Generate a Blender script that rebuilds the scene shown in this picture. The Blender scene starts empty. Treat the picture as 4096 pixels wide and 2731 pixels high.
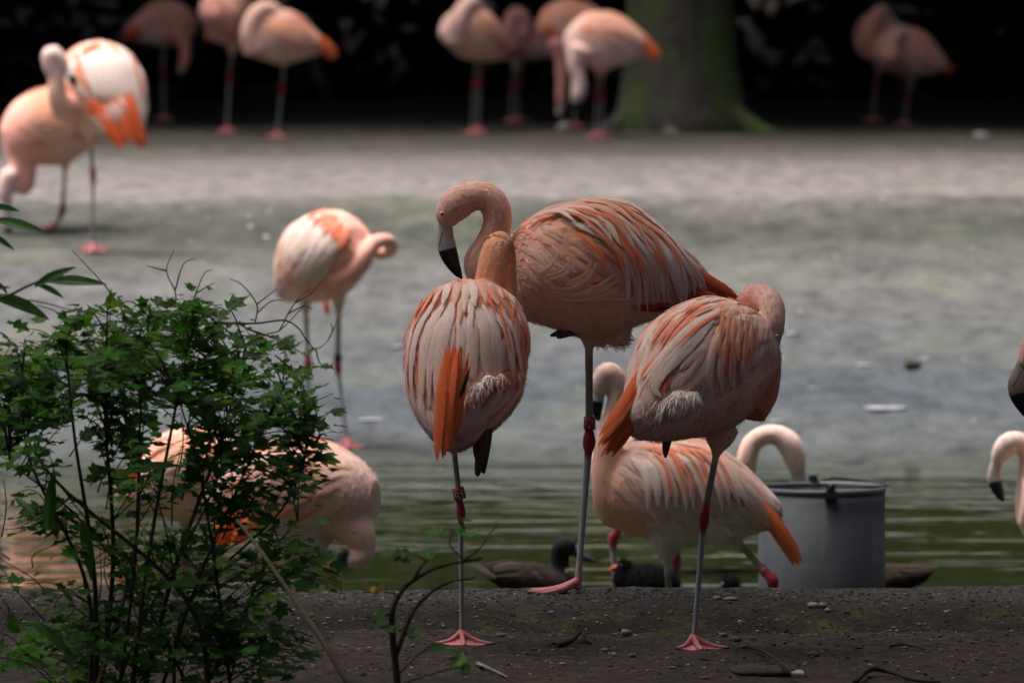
import bpy, bmesh, math, random
import numpy as np
from mathutils import Vector, noise
from mathutils.bvhtree import BVHTree

scene = bpy.context.scene
C = scene.collection
R = math.radians

# ------------------------------------------------------------------ camera
F = 33000.0                 # focal length in photo pixels (photo is 4096 x 2731)
CAMZ = 1.5
PITCH = math.atan2(1818.0, F)
cam = bpy.data.cameras.new('camera')
cam.sensor_width = 36.0
cam.sensor_fit = 'HORIZONTAL'
cam.lens = F / 4096.0 * 36.0
cam.clip_end = 2000
cam.dof.use_dof = True
cam.dof.focus_distance = 16.35
cam.dof.aperture_fstop = 8.0
cam.dof.aperture_blades = 7
camo = bpy.data.objects.new('camera', cam)
C.objects.link(camo)
camo.location = (0, 0, CAMZ)
camo.rotation_euler = (math.pi / 2 - PITCH, 0, 0)
scene.camera = camo

# ------------------------------------------------------------------ light
SUN_AZ = Vector((-0.27, 0.04, 0.96)).normalized()      # towards the sun
world = bpy.data.worlds.new('World')
scene.world = world
world.use_nodes = True
wn = world.node_tree.nodes
wl = world.node_tree.links
wn.clear()
wo = wn.new('ShaderNodeOutputWorld')
wb = wn.new('ShaderNodeBackground')
ws = wn.new('ShaderNodeTexSky')
ws.sky_type = 'NISHITA'
ws.sun_disc = False
ws.sun_elevation = math.asin(SUN_AZ.z)
ws.sun_rotation = math.atan2(SUN_AZ.x, SUN_AZ.y)
ws.dust_density = 5.0
ws.air_density = 0.45
ws.ozone_density = 0.5
wb.inputs['Strength'].default_value = 0.15
wl.new(ws.outputs[0], wb.inputs['Color'])
wl.new(wb.outputs[0], wo.inputs['Surface'])
sl = bpy.data.lights.new('sun', 'SUN')
sl.energy = 5.0
sl.angle = R(38)
sl.color = (1.0, 0.975, 0.95)
so = bpy.data.objects.new('sun', sl)
C.objects.link(so)
so.rotation_euler = SUN_AZ.to_track_quat('Z', 'Y').to_euler()
vs = scene.view_settings
vs.view_transform = 'Standard'
vs.look = 'None'
vs.gamma = 1.0
vs.use_curve_mapping = False
vs.exposure = 0.42


# ------------------------------------------------------------------ helpers
def P(px, py, Y):
    """the point at world distance Y seen at a photo pixel"""
    a = (px - 2048.0) / F
    b = (1365.5 - py) / F
    cp, sp = math.cos(PITCH), math.sin(PITCH)
    dx, dy, dz = a, cp + b * sp, -sp + b * cp
    t = Y / dy
    return Vector((dx * t, Y, CAMZ + dz * t))


def mpp(Y):
    return Y / F


def lerp(a, b, t):
    return tuple(a[i] + (b[i] - a[i]) * t for i in range(len(a)))


def smooth(a, b, x):
    t = max(0.0, min(1.0, (x - a) / (b - a)))
    return t * t * (3 - 2 * t)


def interp(tab, x):
    if x <= tab[0][0]:
        return tab[0][1]
    for (x0, y0), (x1, y1) in zip(tab, tab[1:]):
        if x <= x1:
            t = (x - x0) / (x1 - x0)
            return y0 + (y1 - y0) * t
    return tab[-1][1]


def catmull(pts, n):
    """resample tuples with a Catmull-Rom spline, n steps per span"""
    pts = [tuple(p) for p in pts]
    if len(pts) == 1:
        return pts
    out = []
    ext = [tuple(2 * a - b for a, b in zip(pts[0], pts[1]))] + pts + [tuple(2 * a - b for a, b in zip(pts[-1], pts[-2]))]
    for i in range(1, len(ext) - 2):
        p0, p1, p2, p3 = ext[i - 1:i + 3]
        for k in range(n):
            t = k / n
            out.append(tuple(0.5 * (2 * b + (c - a) * t + (2 * a - 5 * b + 4 * c - d) * t * t + (3 * b - a - 3 * c + d) * t ** 3)
                             for a, b, c, d in zip(p0, p1, p2, p3)))
    out.append(pts[-1])
    return out


class MB:
    """collects vertices, faces and point colours for one mesh"""
    def __init__(self):
        self.v, self.f, self.c, self.b = [], [], [], []

    def add(self, verts, faces, cols, bars=None):
        o = len(self.v)
        self.b += bars if bars else [(0.5, 0.5, 0.0)] * len(verts)
        self.v += [tuple(p) for p in verts]
        self.f += [tuple(i + o for i in f) for f in faces]
        if isinstance(cols, tuple):
            cols = [cols] * len(verts)
        self.c += cols

    def tube(self, pts, rad, col, seg=8, squash=1.0, sqdir=None):
        """closed tube; pts Vectors, rad list, col tuple or list"""
        n = len(pts)
        pts = [Vector(p) for p in pts]
        if isinstance(col, tuple):
            col = [col] * n
        ref = Vector((0.31, 0.87, 0.38)) if sqdir is None else sqdir
        vs_, cs = [], []
        for i in range(n):
            t = (pts[min(i + 1, n - 1)] - pts[max(i - 1, 0)])
            if t.length < 1e-9:
                t = Vector((0, 0, 1))
            t.normalize()
            u = ref - t * ref.dot(t)
            if u.length < 1e-4:
                u = Vector((1, 0, 0)) - t * t.x
            u.normalize()
            w = t.cross(u)
            for k in range(seg):
                a = 2 * math.pi * k / seg
                vs_.append(pts[i] + (u * (math.cos(a) * squash) + w * math.sin(a)) * rad[i])
                cs.append(col[i])
        fs = []
        for i in range(n - 1):
            for k in range(seg):
                k2 = (k + 1) % seg
                fs.append((i * seg + k, i * seg + k2, (i + 1) * seg + k2, (i + 1) * seg + k))
        t0 = (pts[0] - pts[1]).normalized()
        t1 = (pts[-1] - pts[-2]).normalized()
        vs_.append(pts[0] + t0 * rad[0] * 0.6)
        vs_.append(pts[-1] + t1 * rad[-1] * 0.6)
        cs += [col[0], col[-1]]
        a, b = n * seg, n * seg + 1
        for k in range(seg):
            k2 = (k + 1) % seg
            fs.append((a, k2, k))
            fs.append((b, (n - 1) * seg + k, (n - 1) * seg + k2))
        self.add(vs_, fs, cs)

    def ball(self, c, r, col, seg=12, rings=8, jit=0.0, rnd=None):
        c = Vector(c)
        if not hasattr(r, '__len__'):
            r = (r, r, r)
        vs_ = [c + Vector((0, 0, r[2]))]
        for i in range(1, rings):
            a = math.pi * i / rings
            for k in range(seg):
                b = 2 * math.pi * k / seg
                j = 1 + (rnd.uniform(-jit, jit) if rnd else 0)
                vs_.append(c + Vector((math.sin(a) * math.cos(b) * r[0] * j, math.sin(a) * math.sin(b) * r[1] * j, math.cos(a) * r[2] * j)))
        vs_.append(c - Vector((0, 0, r[2])))
        fs = []
        for k in range(seg):
            fs.append((0, 1 + k, 1 + (k + 1) % seg))
        for i in range(rings - 2):
            for k in range(seg):
                k2 = (k + 1) % seg
                fs.append((1 + i * seg + k, 1 + (i + 1) * seg + k, 1 + (i + 1) * seg + k2, 1 + i * seg + k2))
        e = len(vs_) - 1
        b0 = 1 + (rings - 2) * seg
        for k in range(seg):
            fs.append((e, b0 + (k + 1) % seg, b0 + k))
        self.add(vs_, fs, col)

    def mesh(self, name, origin=None):
        me = bpy.data.meshes.new(name)
        v = self.v
        if origin is not None:
            ox, oy, oz = origin
            v = [(p[0] - ox, p[1] - oy, p[2] - oz) for p in v]
        me.from_pydata(v, [], self.f)
        if self.c:
            at = me.color_attributes.new('Col', 'FLOAT_COLOR', 'POINT')
            arr = np.ones((len(v), 4), dtype=np.float32)
            arr[:, :3] = np.array([c[:3] for c in self.c], dtype=np.float32)
            at.data.foreach_set('color', arr.ravel())
            if len(self.b) == len(v) and any(q[2] for q in self.b):
                at = me.color_attributes.new('Bar', 'FLOAT_COLOR', 'POINT')
                arr = np.ones((len(v), 4), dtype=np.float32)
                arr[:, :3] = np.array(self.b, dtype=np.float32)
                at.data.foreach_set('color', arr.ravel())
        return me

    def build(self, name, mat, parent=None, smooth_=True):
        org = tuple(parent_origin(parent)) if parent else None
        me = self.mesh(name, org)
        return link(name, me, mat, parent, smooth_)


def parent_origin(o):
    v = Vector((0, 0, 0))
    while o is not None:
        v += o.location
        o = o.parent
    return v


def link(name, me, mat, parent=None, smooth_=True):
    if mat is not None:
        me.materials.append(mat)
    if smooth_:
        me.polygons.foreach_set('use_smooth', np.ones(len(me.polygons), dtype=bool))
    o = bpy.data.objects.new(name, me)
    C.objects.link(o)
    if parent:
        o.parent = parent
    return o


def tag(o, label=None, cat=None, group=None, kind=None):
    if label:
        o['label'] = label
    if cat:
        o['category'] = cat
    if group:
        o['group'] = group
    if kind:
        o['kind'] = kind
    return o


def empty(name, loc):
    o = bpy.data.objects.new(name, None)
    o.location = loc
    o.empty_display_size = 0.05
    C.objects.link(o)
    return o


# ------------------------------------------------------------------ materials
def new_mat(name):
    m = bpy.data.materials.new(name)
    m.use_nodes = True
    nt = m.node_tree
    b = nt.nodes['Principled BSDF']
    return m, nt, b


def node(nt, typ, **kw):
    n = nt.nodes.new(typ)
    for k, v in kw.items():
        if k in n.inputs.keys():
            n.inputs[k].default_value = v
        else:
            setattr(n, k, v)
    return n


def ramp(nt, stops):
    r = nt.nodes.new('ShaderNodeValToRGB')
    e = r.color_ramp.elements
    while len(e) > 1:
        e.remove(e[-1])
    e[0].position = stops[0][0]
    e[0].color = (*stops[0][1], 1)
    for p, c in stops[1:]:
        x = e.new(p)
        x.color = (*c, 1)
    return r


def mixc(nt, fac, a, b, mode='MIX'):
    m = nt.nodes.new('ShaderNodeMix')
    m.data_type = 'RGBA'
    m.blend_type = mode
    for sock, val in ((m.inputs[0], fac), (m.inputs[6], a), (m.inputs[7], b)):
        if hasattr(val, 'links'):
            nt.links.new(val, sock)
        elif isinstance(val, tuple):
            sock.default_value = (*val, 1) if len(val) == 3 else val
        else:
            sock.default_value = val
    return m.outputs[2]


def noise_tex(nt, scale, detail=4, rough=0.6, vec=None, dist=0.0):
    n = node(nt, 'ShaderNodeTexNoise', Scale=scale, Detail=detail, Roughness=rough, Distortion=dist)
    if vec is not None:
        nt.links.new(vec, n.inputs['Vector'])
    return n


def attr_mat(name, rough, var=0.12, vscale=40.0, bump=0.0, bscale=200.0, spec=0.3, sheen=0.0, transl=0.0):
    m, nt, b = new_mat(name)
    a = node(nt, 'ShaderNodeAttribute', attribute_name='Col')
    geo = nt.nodes.new('ShaderNodeNewGeometry')
    n = noise_tex(nt, vscale, 4, 0.6, geo.outputs['Position'])
    r = ramp(nt, [(0.3, (1 - var,) * 3), (0.7, (1 + var,) * 3)])
    nt.links.new(n.outputs['Fac'], r.inputs[0])
    c = mixc(nt, 1.0, a.outputs['Color'], r.outputs[0], 'MULTIPLY')
    nt.links.new(c, b.inputs['Base Color'])
    b.inputs['Roughness'].default_value = rough
    b.inputs['Specular IOR Level'].default_value = spec
    if sheen:
        b.inputs['Sheen Weight'].default_value = sheen
        b.inputs['Sheen Roughness'].default_value = 0.6
    if bump:
        n2 = noise_tex(nt, bscale, 3, 0.6, geo.outputs['Position'])
        bp = node(nt, 'ShaderNodeBump', Strength=bump, Distance=0.004)
        nt.links.new(n2.outputs['Fac'], bp.inputs['Height'])
        nt.links.new(bp.outputs[0], b.inputs['Normal'])
    if transl:
        t = nt.nodes.new('ShaderNodeBsdfTranslucent')
        nt.links.new(c, t.inputs['Color'])
        mx = nt.nodes.new('ShaderNodeMixShader')
        mx.inputs[0].default_value = transl
        out = nt.nodes['Material Output']
        nt.links.new(b.outputs[0], mx.inputs[1])
        nt.links.new(t.outputs[0], mx.inputs[2])
        nt.links.new(mx.outputs[0], out.inputs['Surface'])
    return m


M = {}
M['plumage'] = attr_mat('plumage', 0.9, 0.10, 70, 0.2, 200, 0.1, 0.2)
M['feather'] = attr_mat('feather', 0.75, 0.10, 110, 0.25, 500, 0.2, 0.1, 0.18)


def feather_mat():
    m, nt, b = new_mat('feather')
    a = node(nt, 'ShaderNodeAttribute', attribute_name='Col')
    br = node(nt, 'ShaderNodeAttribute', attribute_name='Bar')
    sp = nt.nodes.new('ShaderNodeSeparateColor')
    nt.links.new(br.outputs['Color'], sp.inputs[0])

    def math_(op, x, y=None, z=None):
        n = node(nt, 'ShaderNodeMath', operation=op)
        for k, q in enumerate((x, y, z)):
            if q is None:
                continue
            if hasattr(q, 'links'):
                nt.links.new(q, n.inputs[k])
            else:
                n.inputs[k].default_value = q
        return n.outputs[0]
    ac = math_('ABSOLUTE', math_('MULTIPLY_ADD', sp.outputs[1], 2.0, -1.0))       # 0 at the shaft, 1 at the margin
    s = math_('MULTIPLY_ADD', ac, -0.16, sp.outputs[0])                            # barbs sweep towards the tip
    cmb = nt.nodes.new('ShaderNodeCombineXYZ')
    nt.links.new(math_('MULTIPLY', s, 46.0), cmb.inputs[0])
    nt.links.new(math_('MULTIPLY', sp.outputs[1], 2.5), cmb.inputs[1])
    nt.links.new(math_('MULTIPLY', sp.outputs[2], 91.0), cmb.inputs[2])
    n = noise_tex(nt, 1.0, 3, 0.6, cmb.outputs[0])
    r = ramp(nt, [(0.3, (0.80, 0.76, 0.74)), (0.7, (1.10, 1.12, 1.13))])
    nt.links.new(n.outputs['Fac'], r.inputs[0])
    c = mixc(nt, 1.0, a.outputs['Color'], r.outputs[0], 'MULTIPLY')
    nt.links.new(c, b.inputs['Base Color'])
    b.inputs['Roughness'].default_value = 0.75
    b.inputs['Specular IOR Level'].default_value = 0.2
    b.inputs['Sheen Weight'].default_value = 0.12
    bp = node(nt, 'ShaderNodeBump', Strength=0.4, Distance=0.0012)
    nt.links.new(n.outputs['Fac'], bp.inputs['Height'])
    nt.links.new(bp.outputs[0], b.inputs['Normal'])
    t = nt.nodes.new('ShaderNodeBsdfTranslucent')
    nt.links.new(c, t.inputs['Color'])
    mx = nt.nodes.new('ShaderNodeMixShader')
    mx.inputs[0].default_value = 0.22
    nt.links.new(b.outputs[0], mx.inputs[1])
    nt.links.new(t.outputs[0], mx.inputs[2])
    # frayed margin: gaps between barbs
    e = math_('MULTIPLY_ADD', n.outputs['Fac'], 0.95, math_('MULTIPLY', ac, 0.62))
    gap = math_('GREATER_THAN', e, 1.08)
    tr = nt.nodes.new('ShaderNodeBsdfTransparent')
    m2 = nt.nodes.new('ShaderNodeMixShader')
    nt.links.new(gap, m2.inputs[0])
    nt.links.new(mx.outputs[0], m2.inputs[1])
    nt.links.new(tr.outputs[0], m2.inputs[2])
    nt.links.new(m2.outputs[0], nt.nodes['Material Output'].inputs['Surface'])
    return m


M['feather'] = feather_mat()
M['beak'] = attr_mat('beak', 0.38, 0.08, 120, 0.0, 0, 0.45)
M['skin'] = attr_mat('skin', 0.55, 0.18, 160, 0.5, 350, 0.35)
M['eye'] = attr_mat('eye', 0.1, 0.0, 10, 0, 0, 0.6)
M['ring'] = attr_mat('leg_ring', 0.45, 0.06, 90, 0, 0, 0.4)
M['leaf'] = attr_mat('leaf', 0.5, 0.25, 30, 0.15, 300, 0.22, 0, 0.5)
M['far_leaf'] = attr_mat('far_leaf', 0.6, 0.3, 1.5, 0, 0, 0.3, 0, 0.2)
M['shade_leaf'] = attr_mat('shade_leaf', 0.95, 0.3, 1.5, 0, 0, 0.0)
M['bark'] = attr_mat('bark', 0.9, 0.35, 25, 0.8, 90, 0.2)
M['stone'] = attr_mat('stone', 0.85, 0.3, 60, 0.8, 120, 0.25)
M['duck'] = attr_mat('duck', 0.9, 0.35, 45, 0.5, 200, 0.05)


def mossy_bark():
    m, nt, b = new_mat('mossy_bark')
    geo = nt.nodes.new('ShaderNodeNewGeometry')
    mp = node(nt, 'ShaderNodeMapping')
    mp.inputs['Scale'].default_value = (9, 9, 1.6)
    nt.links.new(geo.outputs['Position'], mp.inputs['Vector'])
    n1 = noise_tex(nt, 1.5, 6, 0.65, mp.outputs[0], 0.6)
    n2 = noise_tex(nt, 3.0, 5, 0.65, geo.outputs['Position'])
    bark = ramp(nt, [(0.3, (0.02, 0.017, 0.012)), (0.7, (0.09, 0.078, 0.06))])
    nt.links.new(n1.outputs['Fac'], bark.inputs[0])
    msk = ramp(nt, [(0.46, (0, 0, 0)), (0.60, (1, 1, 1))])
    nt.links.new(n2.outputs['Fac'], msk.inputs[0])
    c = mixc(nt, msk.outputs[0], bark.outputs[0], (0.055, 0.090, 0.012))
    nt.links.new(c, b.inputs['Base Color'])
    b.inputs['Roughness'].default_value = 0.95
    bp = node(nt, 'ShaderNodeBump', Strength=0.9, Distance=0.03)
    nt.links.new(n1.outputs['Fac'], bp.inputs['Height'])
    nt.links.new(bp.outputs[0], b.inputs['Normal'])
    return m


M['mossy'] = mossy_bark()


def ground_mat():
    m, nt, b = new_mat('ground')
    geo = nt.nodes.new('ShaderNodeNewGeometry')
    sep = nt.nodes.new('ShaderNodeSeparateXYZ')
    nt.links.new(geo.outputs['Position'], sep.inputs[0])
    big = noise_tex(nt, 0.8, 5, 0.6, geo.outputs['Position'])
    # foreground soil
    n1 = noise_tex(nt, 28, 6, 0.7, geo.outputs['Position'])
    n2 = noise_tex(nt, 5, 4, 0.6, geo.outputs['Position'])
    soil = ramp(nt, [(0.3, (0.007, 0.005, 0.0036)), (0.55, (0.036, 0.0225, 0.0150)), (0.8, (0.11, 0.075, 0.054))])
    nt.links.new(n1.outputs['Fac'], soil.inputs[0])
    soilv = ramp(nt, [(0.35, (0.7, 0.7, 0.7)), (0.65, (1.25, 1.2, 1.15))])
    nt.links.new(n2.outputs['Fac'], soilv.inputs[0])
    soilc = mixc(nt, 1.0, soil.outputs[0], soilv.outputs[0], 'MULTIPLY')
    # far bank: mud by the water, mossy step, pale sand, leaf litter
    ys = node(nt, 'ShaderNodeMapRange')
    ys.inputs['From Min'].default_value = 24.0
    ys.inputs['From Max'].default_value = 54.0
    wob = node(nt, 'ShaderNodeMath', operation='MULTIPLY_ADD')
    wob.inputs[1].default_value = 1.4
    nt.links.new(big.outputs['Fac'], wob.inputs[0])
    nt.links.new(sep.outputs['Y'], wob.inputs[2])
    wob2 = node(nt, 'ShaderNodeMath', operation='SUBTRACT')
    nt.links.new(wob.outputs[0], wob2.inputs[0])
    wob2.inputs[1].default_value = 0.7
    nt.links.new(wob2.outputs[0], ys.inputs['Value'])

    def k(y):
        return (y - 24.0) / 30.0
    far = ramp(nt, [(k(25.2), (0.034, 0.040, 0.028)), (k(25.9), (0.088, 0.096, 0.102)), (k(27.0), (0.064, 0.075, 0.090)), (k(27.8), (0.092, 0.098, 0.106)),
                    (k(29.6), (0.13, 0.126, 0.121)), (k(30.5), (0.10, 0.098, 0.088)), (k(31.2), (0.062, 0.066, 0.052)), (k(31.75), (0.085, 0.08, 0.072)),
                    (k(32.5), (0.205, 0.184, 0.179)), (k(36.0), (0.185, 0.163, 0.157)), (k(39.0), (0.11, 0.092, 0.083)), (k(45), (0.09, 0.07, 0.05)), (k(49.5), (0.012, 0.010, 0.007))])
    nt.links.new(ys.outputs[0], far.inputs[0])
    mpx = node(nt, 'ShaderNodeMapping')
    mpx.inputs['Scale'].default_value = (2.2, 0.8, 1.0)
    nt.links.new(geo.outputs['Position'], mpx.inputs['Vector'])
    n3 = noise_tex(nt, 4.0, 7, 0.75, mpx.outputs[0])
    fv = ramp(nt, [(0.33, (0.38, 0.40, 0.39)), (0.67, (1.12, 1.10, 1.08))])
    nt.links.new(n3.outputs['Fac'], fv.inputs[0])
    farc = mixc(nt, 1.0, far.outputs[0], fv.outputs[0], 'MULTIPLY')
    # green algae film patches
    n5 = noise_tex(nt, 1.7, 4, 0.6, geo.outputs['Position'], 0.5)
    am = ramp(nt, [(0.5, (0, 0, 0)), (0.68, (0.4, 0.4, 0.4))])
    nt.links.new(n5.outputs['Fac'], am.inputs[0])
    farc = mixc(nt, am.outputs[0], farc, (0.125, 0.135, 0.09))
    # white specks: painted sky glints on wet mud, plus droppings and down
    vor = node(nt, 'ShaderNodeTexVoronoi', Scale=6.5, Randomness=1.0)
    nt.links.new(mpx.outputs[0], vor.inputs['Vector'])
    n4 = noise_tex(nt, 2.5, 2, 0.5, geo.outputs['Position'])
    th = node(nt, 'ShaderNodeMath', operation='MULTIPLY_ADD')
    nt.links.new(n4.outputs['Fac'], th.inputs[0])
    th.inputs[1].default_value = -0.55
    th.inputs[2].default_value = 0.43
    add = node(nt, 'ShaderNodeMath', operation='ADD')
    nt.links.new(vor.outputs['Distance'], add.inputs[0])
    nt.links.new(th.outputs[0], add.inputs[1])
    sp = ramp(nt, [(0.10, (0.8, 0.8, 0.8)), (0.22, (0, 0, 0))])
    nt.links.new(add.outputs[0], sp.inputs[0])
    farc = mixc(nt, sp.outputs[0], farc, (0.5, 0.5, 0.5))
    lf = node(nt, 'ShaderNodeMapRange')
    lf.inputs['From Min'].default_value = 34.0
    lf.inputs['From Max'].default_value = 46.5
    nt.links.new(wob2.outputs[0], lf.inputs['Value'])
    farc = mixc(nt, lf.outputs[0], farc, (0.018, 0.014, 0.010))  # gradual shade of the far wood painted into the ground as dark litter
    nf = node(nt, 'ShaderNodeMapRange')
    nf.inputs['From Min'].default_value = 18
    nf.inputs['From Max'].default_value = 20
    nt.links.new(sep.outputs['Y'], nf.inputs['Value'])
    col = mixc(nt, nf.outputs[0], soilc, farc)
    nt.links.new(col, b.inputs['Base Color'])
    b.inputs['Roughness'].default_value = 0.85
    b.inputs['Specular IOR Level'].default_value = 0.25
    bp = node(nt, 'ShaderNodeBump', Strength=0.9, Distance=0.012)
    nt.links.new(n1.outputs['Fac'], bp.inputs['Height'])
    nt.links.new(bp.outputs[0], b.inputs['Normal'])
    return m


def kerb_mat():
    m, nt, b = new_mat('kerb_concrete')
    geo = nt.nodes.new('ShaderNodeNewGeometry')
    sep = nt.nodes.new('ShaderNodeSeparateXYZ')
    nt.links.new(geo.outputs['Position'], sep.inputs[0])
    n1 = noise_tex(nt, 60, 6, 0.75, geo.outputs['Position'])
    base = ramp(nt, [(0.32, (0.014, 0.0125, 0.0105)), (0.55, (0.062, 0.057, 0.050)), (0.75, (0.21, 0.197, 0.178))])
    nt.links.new(n1.outputs['Fac'], base.inputs[0])
    n2 = noise_tex(nt, 7, 6, 0.7, geo.outputs['Position'])
    # moss grows along the sloped front
    fr = node(nt, 'ShaderNodeMapRange')
    fr.inputs['From Min'].default_value = 16.86
    fr.inputs['From Max'].default_value = 16.66
    nt.links.new(sep.outputs['Y'], fr.inputs['Value'])
    mm = ramp(nt, [(0.50, (0, 0, 0)), (0.66, (0.8, 0.8, 0.8))])
    nt.links.new(n2.outputs['Fac'], mm.inputs[0])
    ml = node(nt, 'ShaderNodeMath', operation='MULTIPLY')
    nt.links.new(mm.outputs[0], ml.inputs[0])
    nt.links.new(fr.outputs[0], ml.inputs[1])
    n3 = noise_tex(nt, 90, 3, 0.6, geo.outputs['Position'])
    moss = ramp(nt, [(0.3, (0.02, 0.022, 0.006)), (0.7, (0.11, 0.10, 0.025))])
    nt.links.new(n3.outputs['Fac'], moss.inputs[0])
    dirt = mixc(nt, fr.outputs[0], base.outputs[0], (0.018, 0.014, 0.0105))
    c = mixc(nt, ml.outputs[0], dirt, moss.outputs[0])
    nt.links.new(c, b.inputs['Base Color'])
    b.inputs['Roughness'].default_value = 0.9
    b.inputs['Specular IOR Level'].default_value = 0.2
    bp = node(nt, 'ShaderNodeBump', Strength=1.0, Distance=0.008)
    nt.links.new(n1.outputs['Fac'], bp.inputs['Height'])
    nt.links.new(bp.outputs[0], b.inputs['Normal'])
    return m


def water_mat():
    m, nt, b = new_mat('water')
    b.inputs['Base Color'].default_value = (0.020, 0.028, 0.008, 1)
    b.inputs['Roughness'].default_value = 0.03
    b.inputs['IOR'].default_value = 1.33
    geo = nt.nodes.new('ShaderNodeNewGeometry')
    mp = node(nt, 'ShaderNodeMapping')
    mp.inputs['Scale'].default_value = (0.42, 1.0, 1.0)
    mp.inputs['Rotation'].default_value = (0, 0, 0.15)
    nt.links.new(geo.outputs['Position'], mp.inputs['Vector'])
    n1 = noise_tex(nt, 2.4, 3, 0.45, mp.outputs[0], 1.4)
    n2 = noise_tex(nt, 11, 2, 0.5, mp.outputs[0], 0.4)
    ad = node(nt, 'ShaderNodeMath', operation='MULTIPLY_ADD')
    nt.links.new(n2.outputs['Fac'], ad.inputs[0])
    ad.inputs[1].default_value = 0.10
    nt.links.new(n1.outputs['Fac'], ad.inputs[2])
    bp = node(nt, 'ShaderNodeBump', Strength=1.0, Distance=0.0060)
    nt.links.new(ad.outputs[0], bp.inputs['Height'])
    nt.links.new(bp.outputs[0], b.inputs['Normal'])
    return m


def metal_mat():
    m, nt, b = new_mat('bucket_zinc')
    geo = nt.nodes.new('ShaderNodeNewGeometry')
    n1 = noise_tex(nt, 9, 5, 0.65, geo.outputs['Position'])
    r = ramp(nt, [(0.3, (0.026, 0.030, 0.036)), (0.7, (0.043, 0.049, 0.058))])
    nt.links.new(n1.outputs['Fac'], r.inputs[0])
    mp = node(nt, 'ShaderNodeMapping')
    mp.inputs['Scale'].default_value = (30, 30, 3)
    nt.links.new(geo.outputs['Position'], mp.inputs['Vector'])
    n2 = noise_tex(nt, 1.0, 4, 0.6, mp.outputs[0])
    st = ramp(nt, [(0.55, (0, 0, 0)), (0.72, (0.5, 0.5, 0.5))])
    nt.links.new(n2.outputs['Fac'], st.inputs[0])
    c = mixc(nt, st.outputs[0], r.outputs[0], (0.07, 0.075, 0.078))
    nt.links.new(c, b.inputs['Base Color'])
    bp = node(nt, 'ShaderNodeBump', Strength=0.35, Distance=0.01)
    n3 = noise_tex(nt, 14, 2, 0.5, geo.outputs['Position'])
    nt.links.new(n3.outputs['Fac'], bp.inputs['Height'])
    nt.links.new(bp.outputs[0], b.inputs['Normal'])
    b.inputs['Roughness'].default_value = 0.72
    b.inputs['Metallic'].default_value = 0.0
    return m


M['ground'] = ground_mat()
M['kerb'] = kerb_mat()
M['water'] = water_mat()
M['zinc'] = metal_mat()

# ------------------------------------------------------------------ ground
WATER_Z = -0.27
PROFILE = [(-300, 0.5), (-30, 0.0), (16.66, 0.0), (16.8, -0.03), (17.0, -0.12), (17.25, -0.5), (18.5, -0.6), (23.6, -0.5), (25.2, -0.27), (25.9, -0.238),
           (30.3, 0.148), (31.0, 0.155), (32.0, 0.285), (36, 0.29), (41, 0.24), (46, 0.2), (50, 0.3), (53, 1.2), (62, 9.0), (80, 14.0), (300, 20.0)]  # steep far rise is added to block bright sky gaps behind the wood


def ground_z(x, y):
    z = interp(PROFILE, y)
    if y > 22:
        z += 0.022 * noise.noise(Vector((x * 0.9, y * 0.9, 3))) + 0.010 * noise.noise(Vector((x * 3, y * 3, 7))) + (0.010 * noise.noise(Vector((x * 9, y * 8, 17))) + 0.006 * noise.noise(Vector((x * 19, y * 15, 27))) if y < 48 else 0)
    else:
        z += 0.008 * noise.noise(Vector((x * 2.2, y * 2.2, 1))) + 0.004 * noise.noise(Vector((x * 11, y * 11, 2))) + 0.004 * noise.noise(Vector((x * 30, y * 30, 5)))
    return z


def axis(parts):
    out = []
    for a, b, s in parts:
        n = max(1, int(round((b - a) / s)))
        out += [a + (b - a) * i / n for i in range(n)]
    out.append(parts[-1][1])
    return out


xs = axis([(-300, -60, 60), (-60, -12, 6), (-12, -3.2, 0.8), (-3.2, -1.25, 0.035), (-1.25, 1.25, 0.012), (1.25, 3.2, 0.035), (3.2, 12, 0.8), (12, 60, 6), (60, 300, 60)])
ys = axis([(-300, -30, 60), (-30, 12, 3), (12, 15.2, 0.2), (15.2, 16.9, 0.012), (16.9, 17.5, 0.06), (17.5, 24, 0.5), (24, 34, 0.06), (34, 48, 0.2), (48, 80, 1), (80, 300, 40)])
mb = MB()
nx = len(xs)
gv = [(x, y, ground_z(x, y)) for y in ys for x in xs]
gf = [(j * nx + i, j * nx + i + 1, (j + 1) * nx + i + 1, (j + 1) * nx + i) for j in range(len(ys) - 1) for i in range(nx - 1)]
mb.v, mb.f = gv, gf
tag(mb.build('ground', M['ground']), kind='structure')

# kerb along the near edge of the pond
KERB_TOP = 0.045


def kerb_z(x, y):
    e = 0.075 * noise.noise(Vector((x * 2.1, 4, 0))) + 0.025 * noise.noise(Vector((x * 8, 8, 0))) + 0.015 * noise.noise(Vector((x * 25, 2, 0)))
    yy = y + e
    z = KERB_TOP * smooth(16.50, 16.80, yy) - 0.022 * (1 - smooth(16.46, 16.60, yy))
    z += 0.012 * noise.noise(Vector((x * 1.7, y * 2, 11))) + 0.004 * noise.noise(Vector((x * 18, y * 18, 3))) + 0.0025 * noise.noise(Vector((x * 50, y * 50, 9)))
    z += 0.008 * max(0.0, noise.noise(Vector((x * 6, y * 9, 21)))) * (1 - smooth(16.72, 16.84, yy))
    return z


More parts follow.
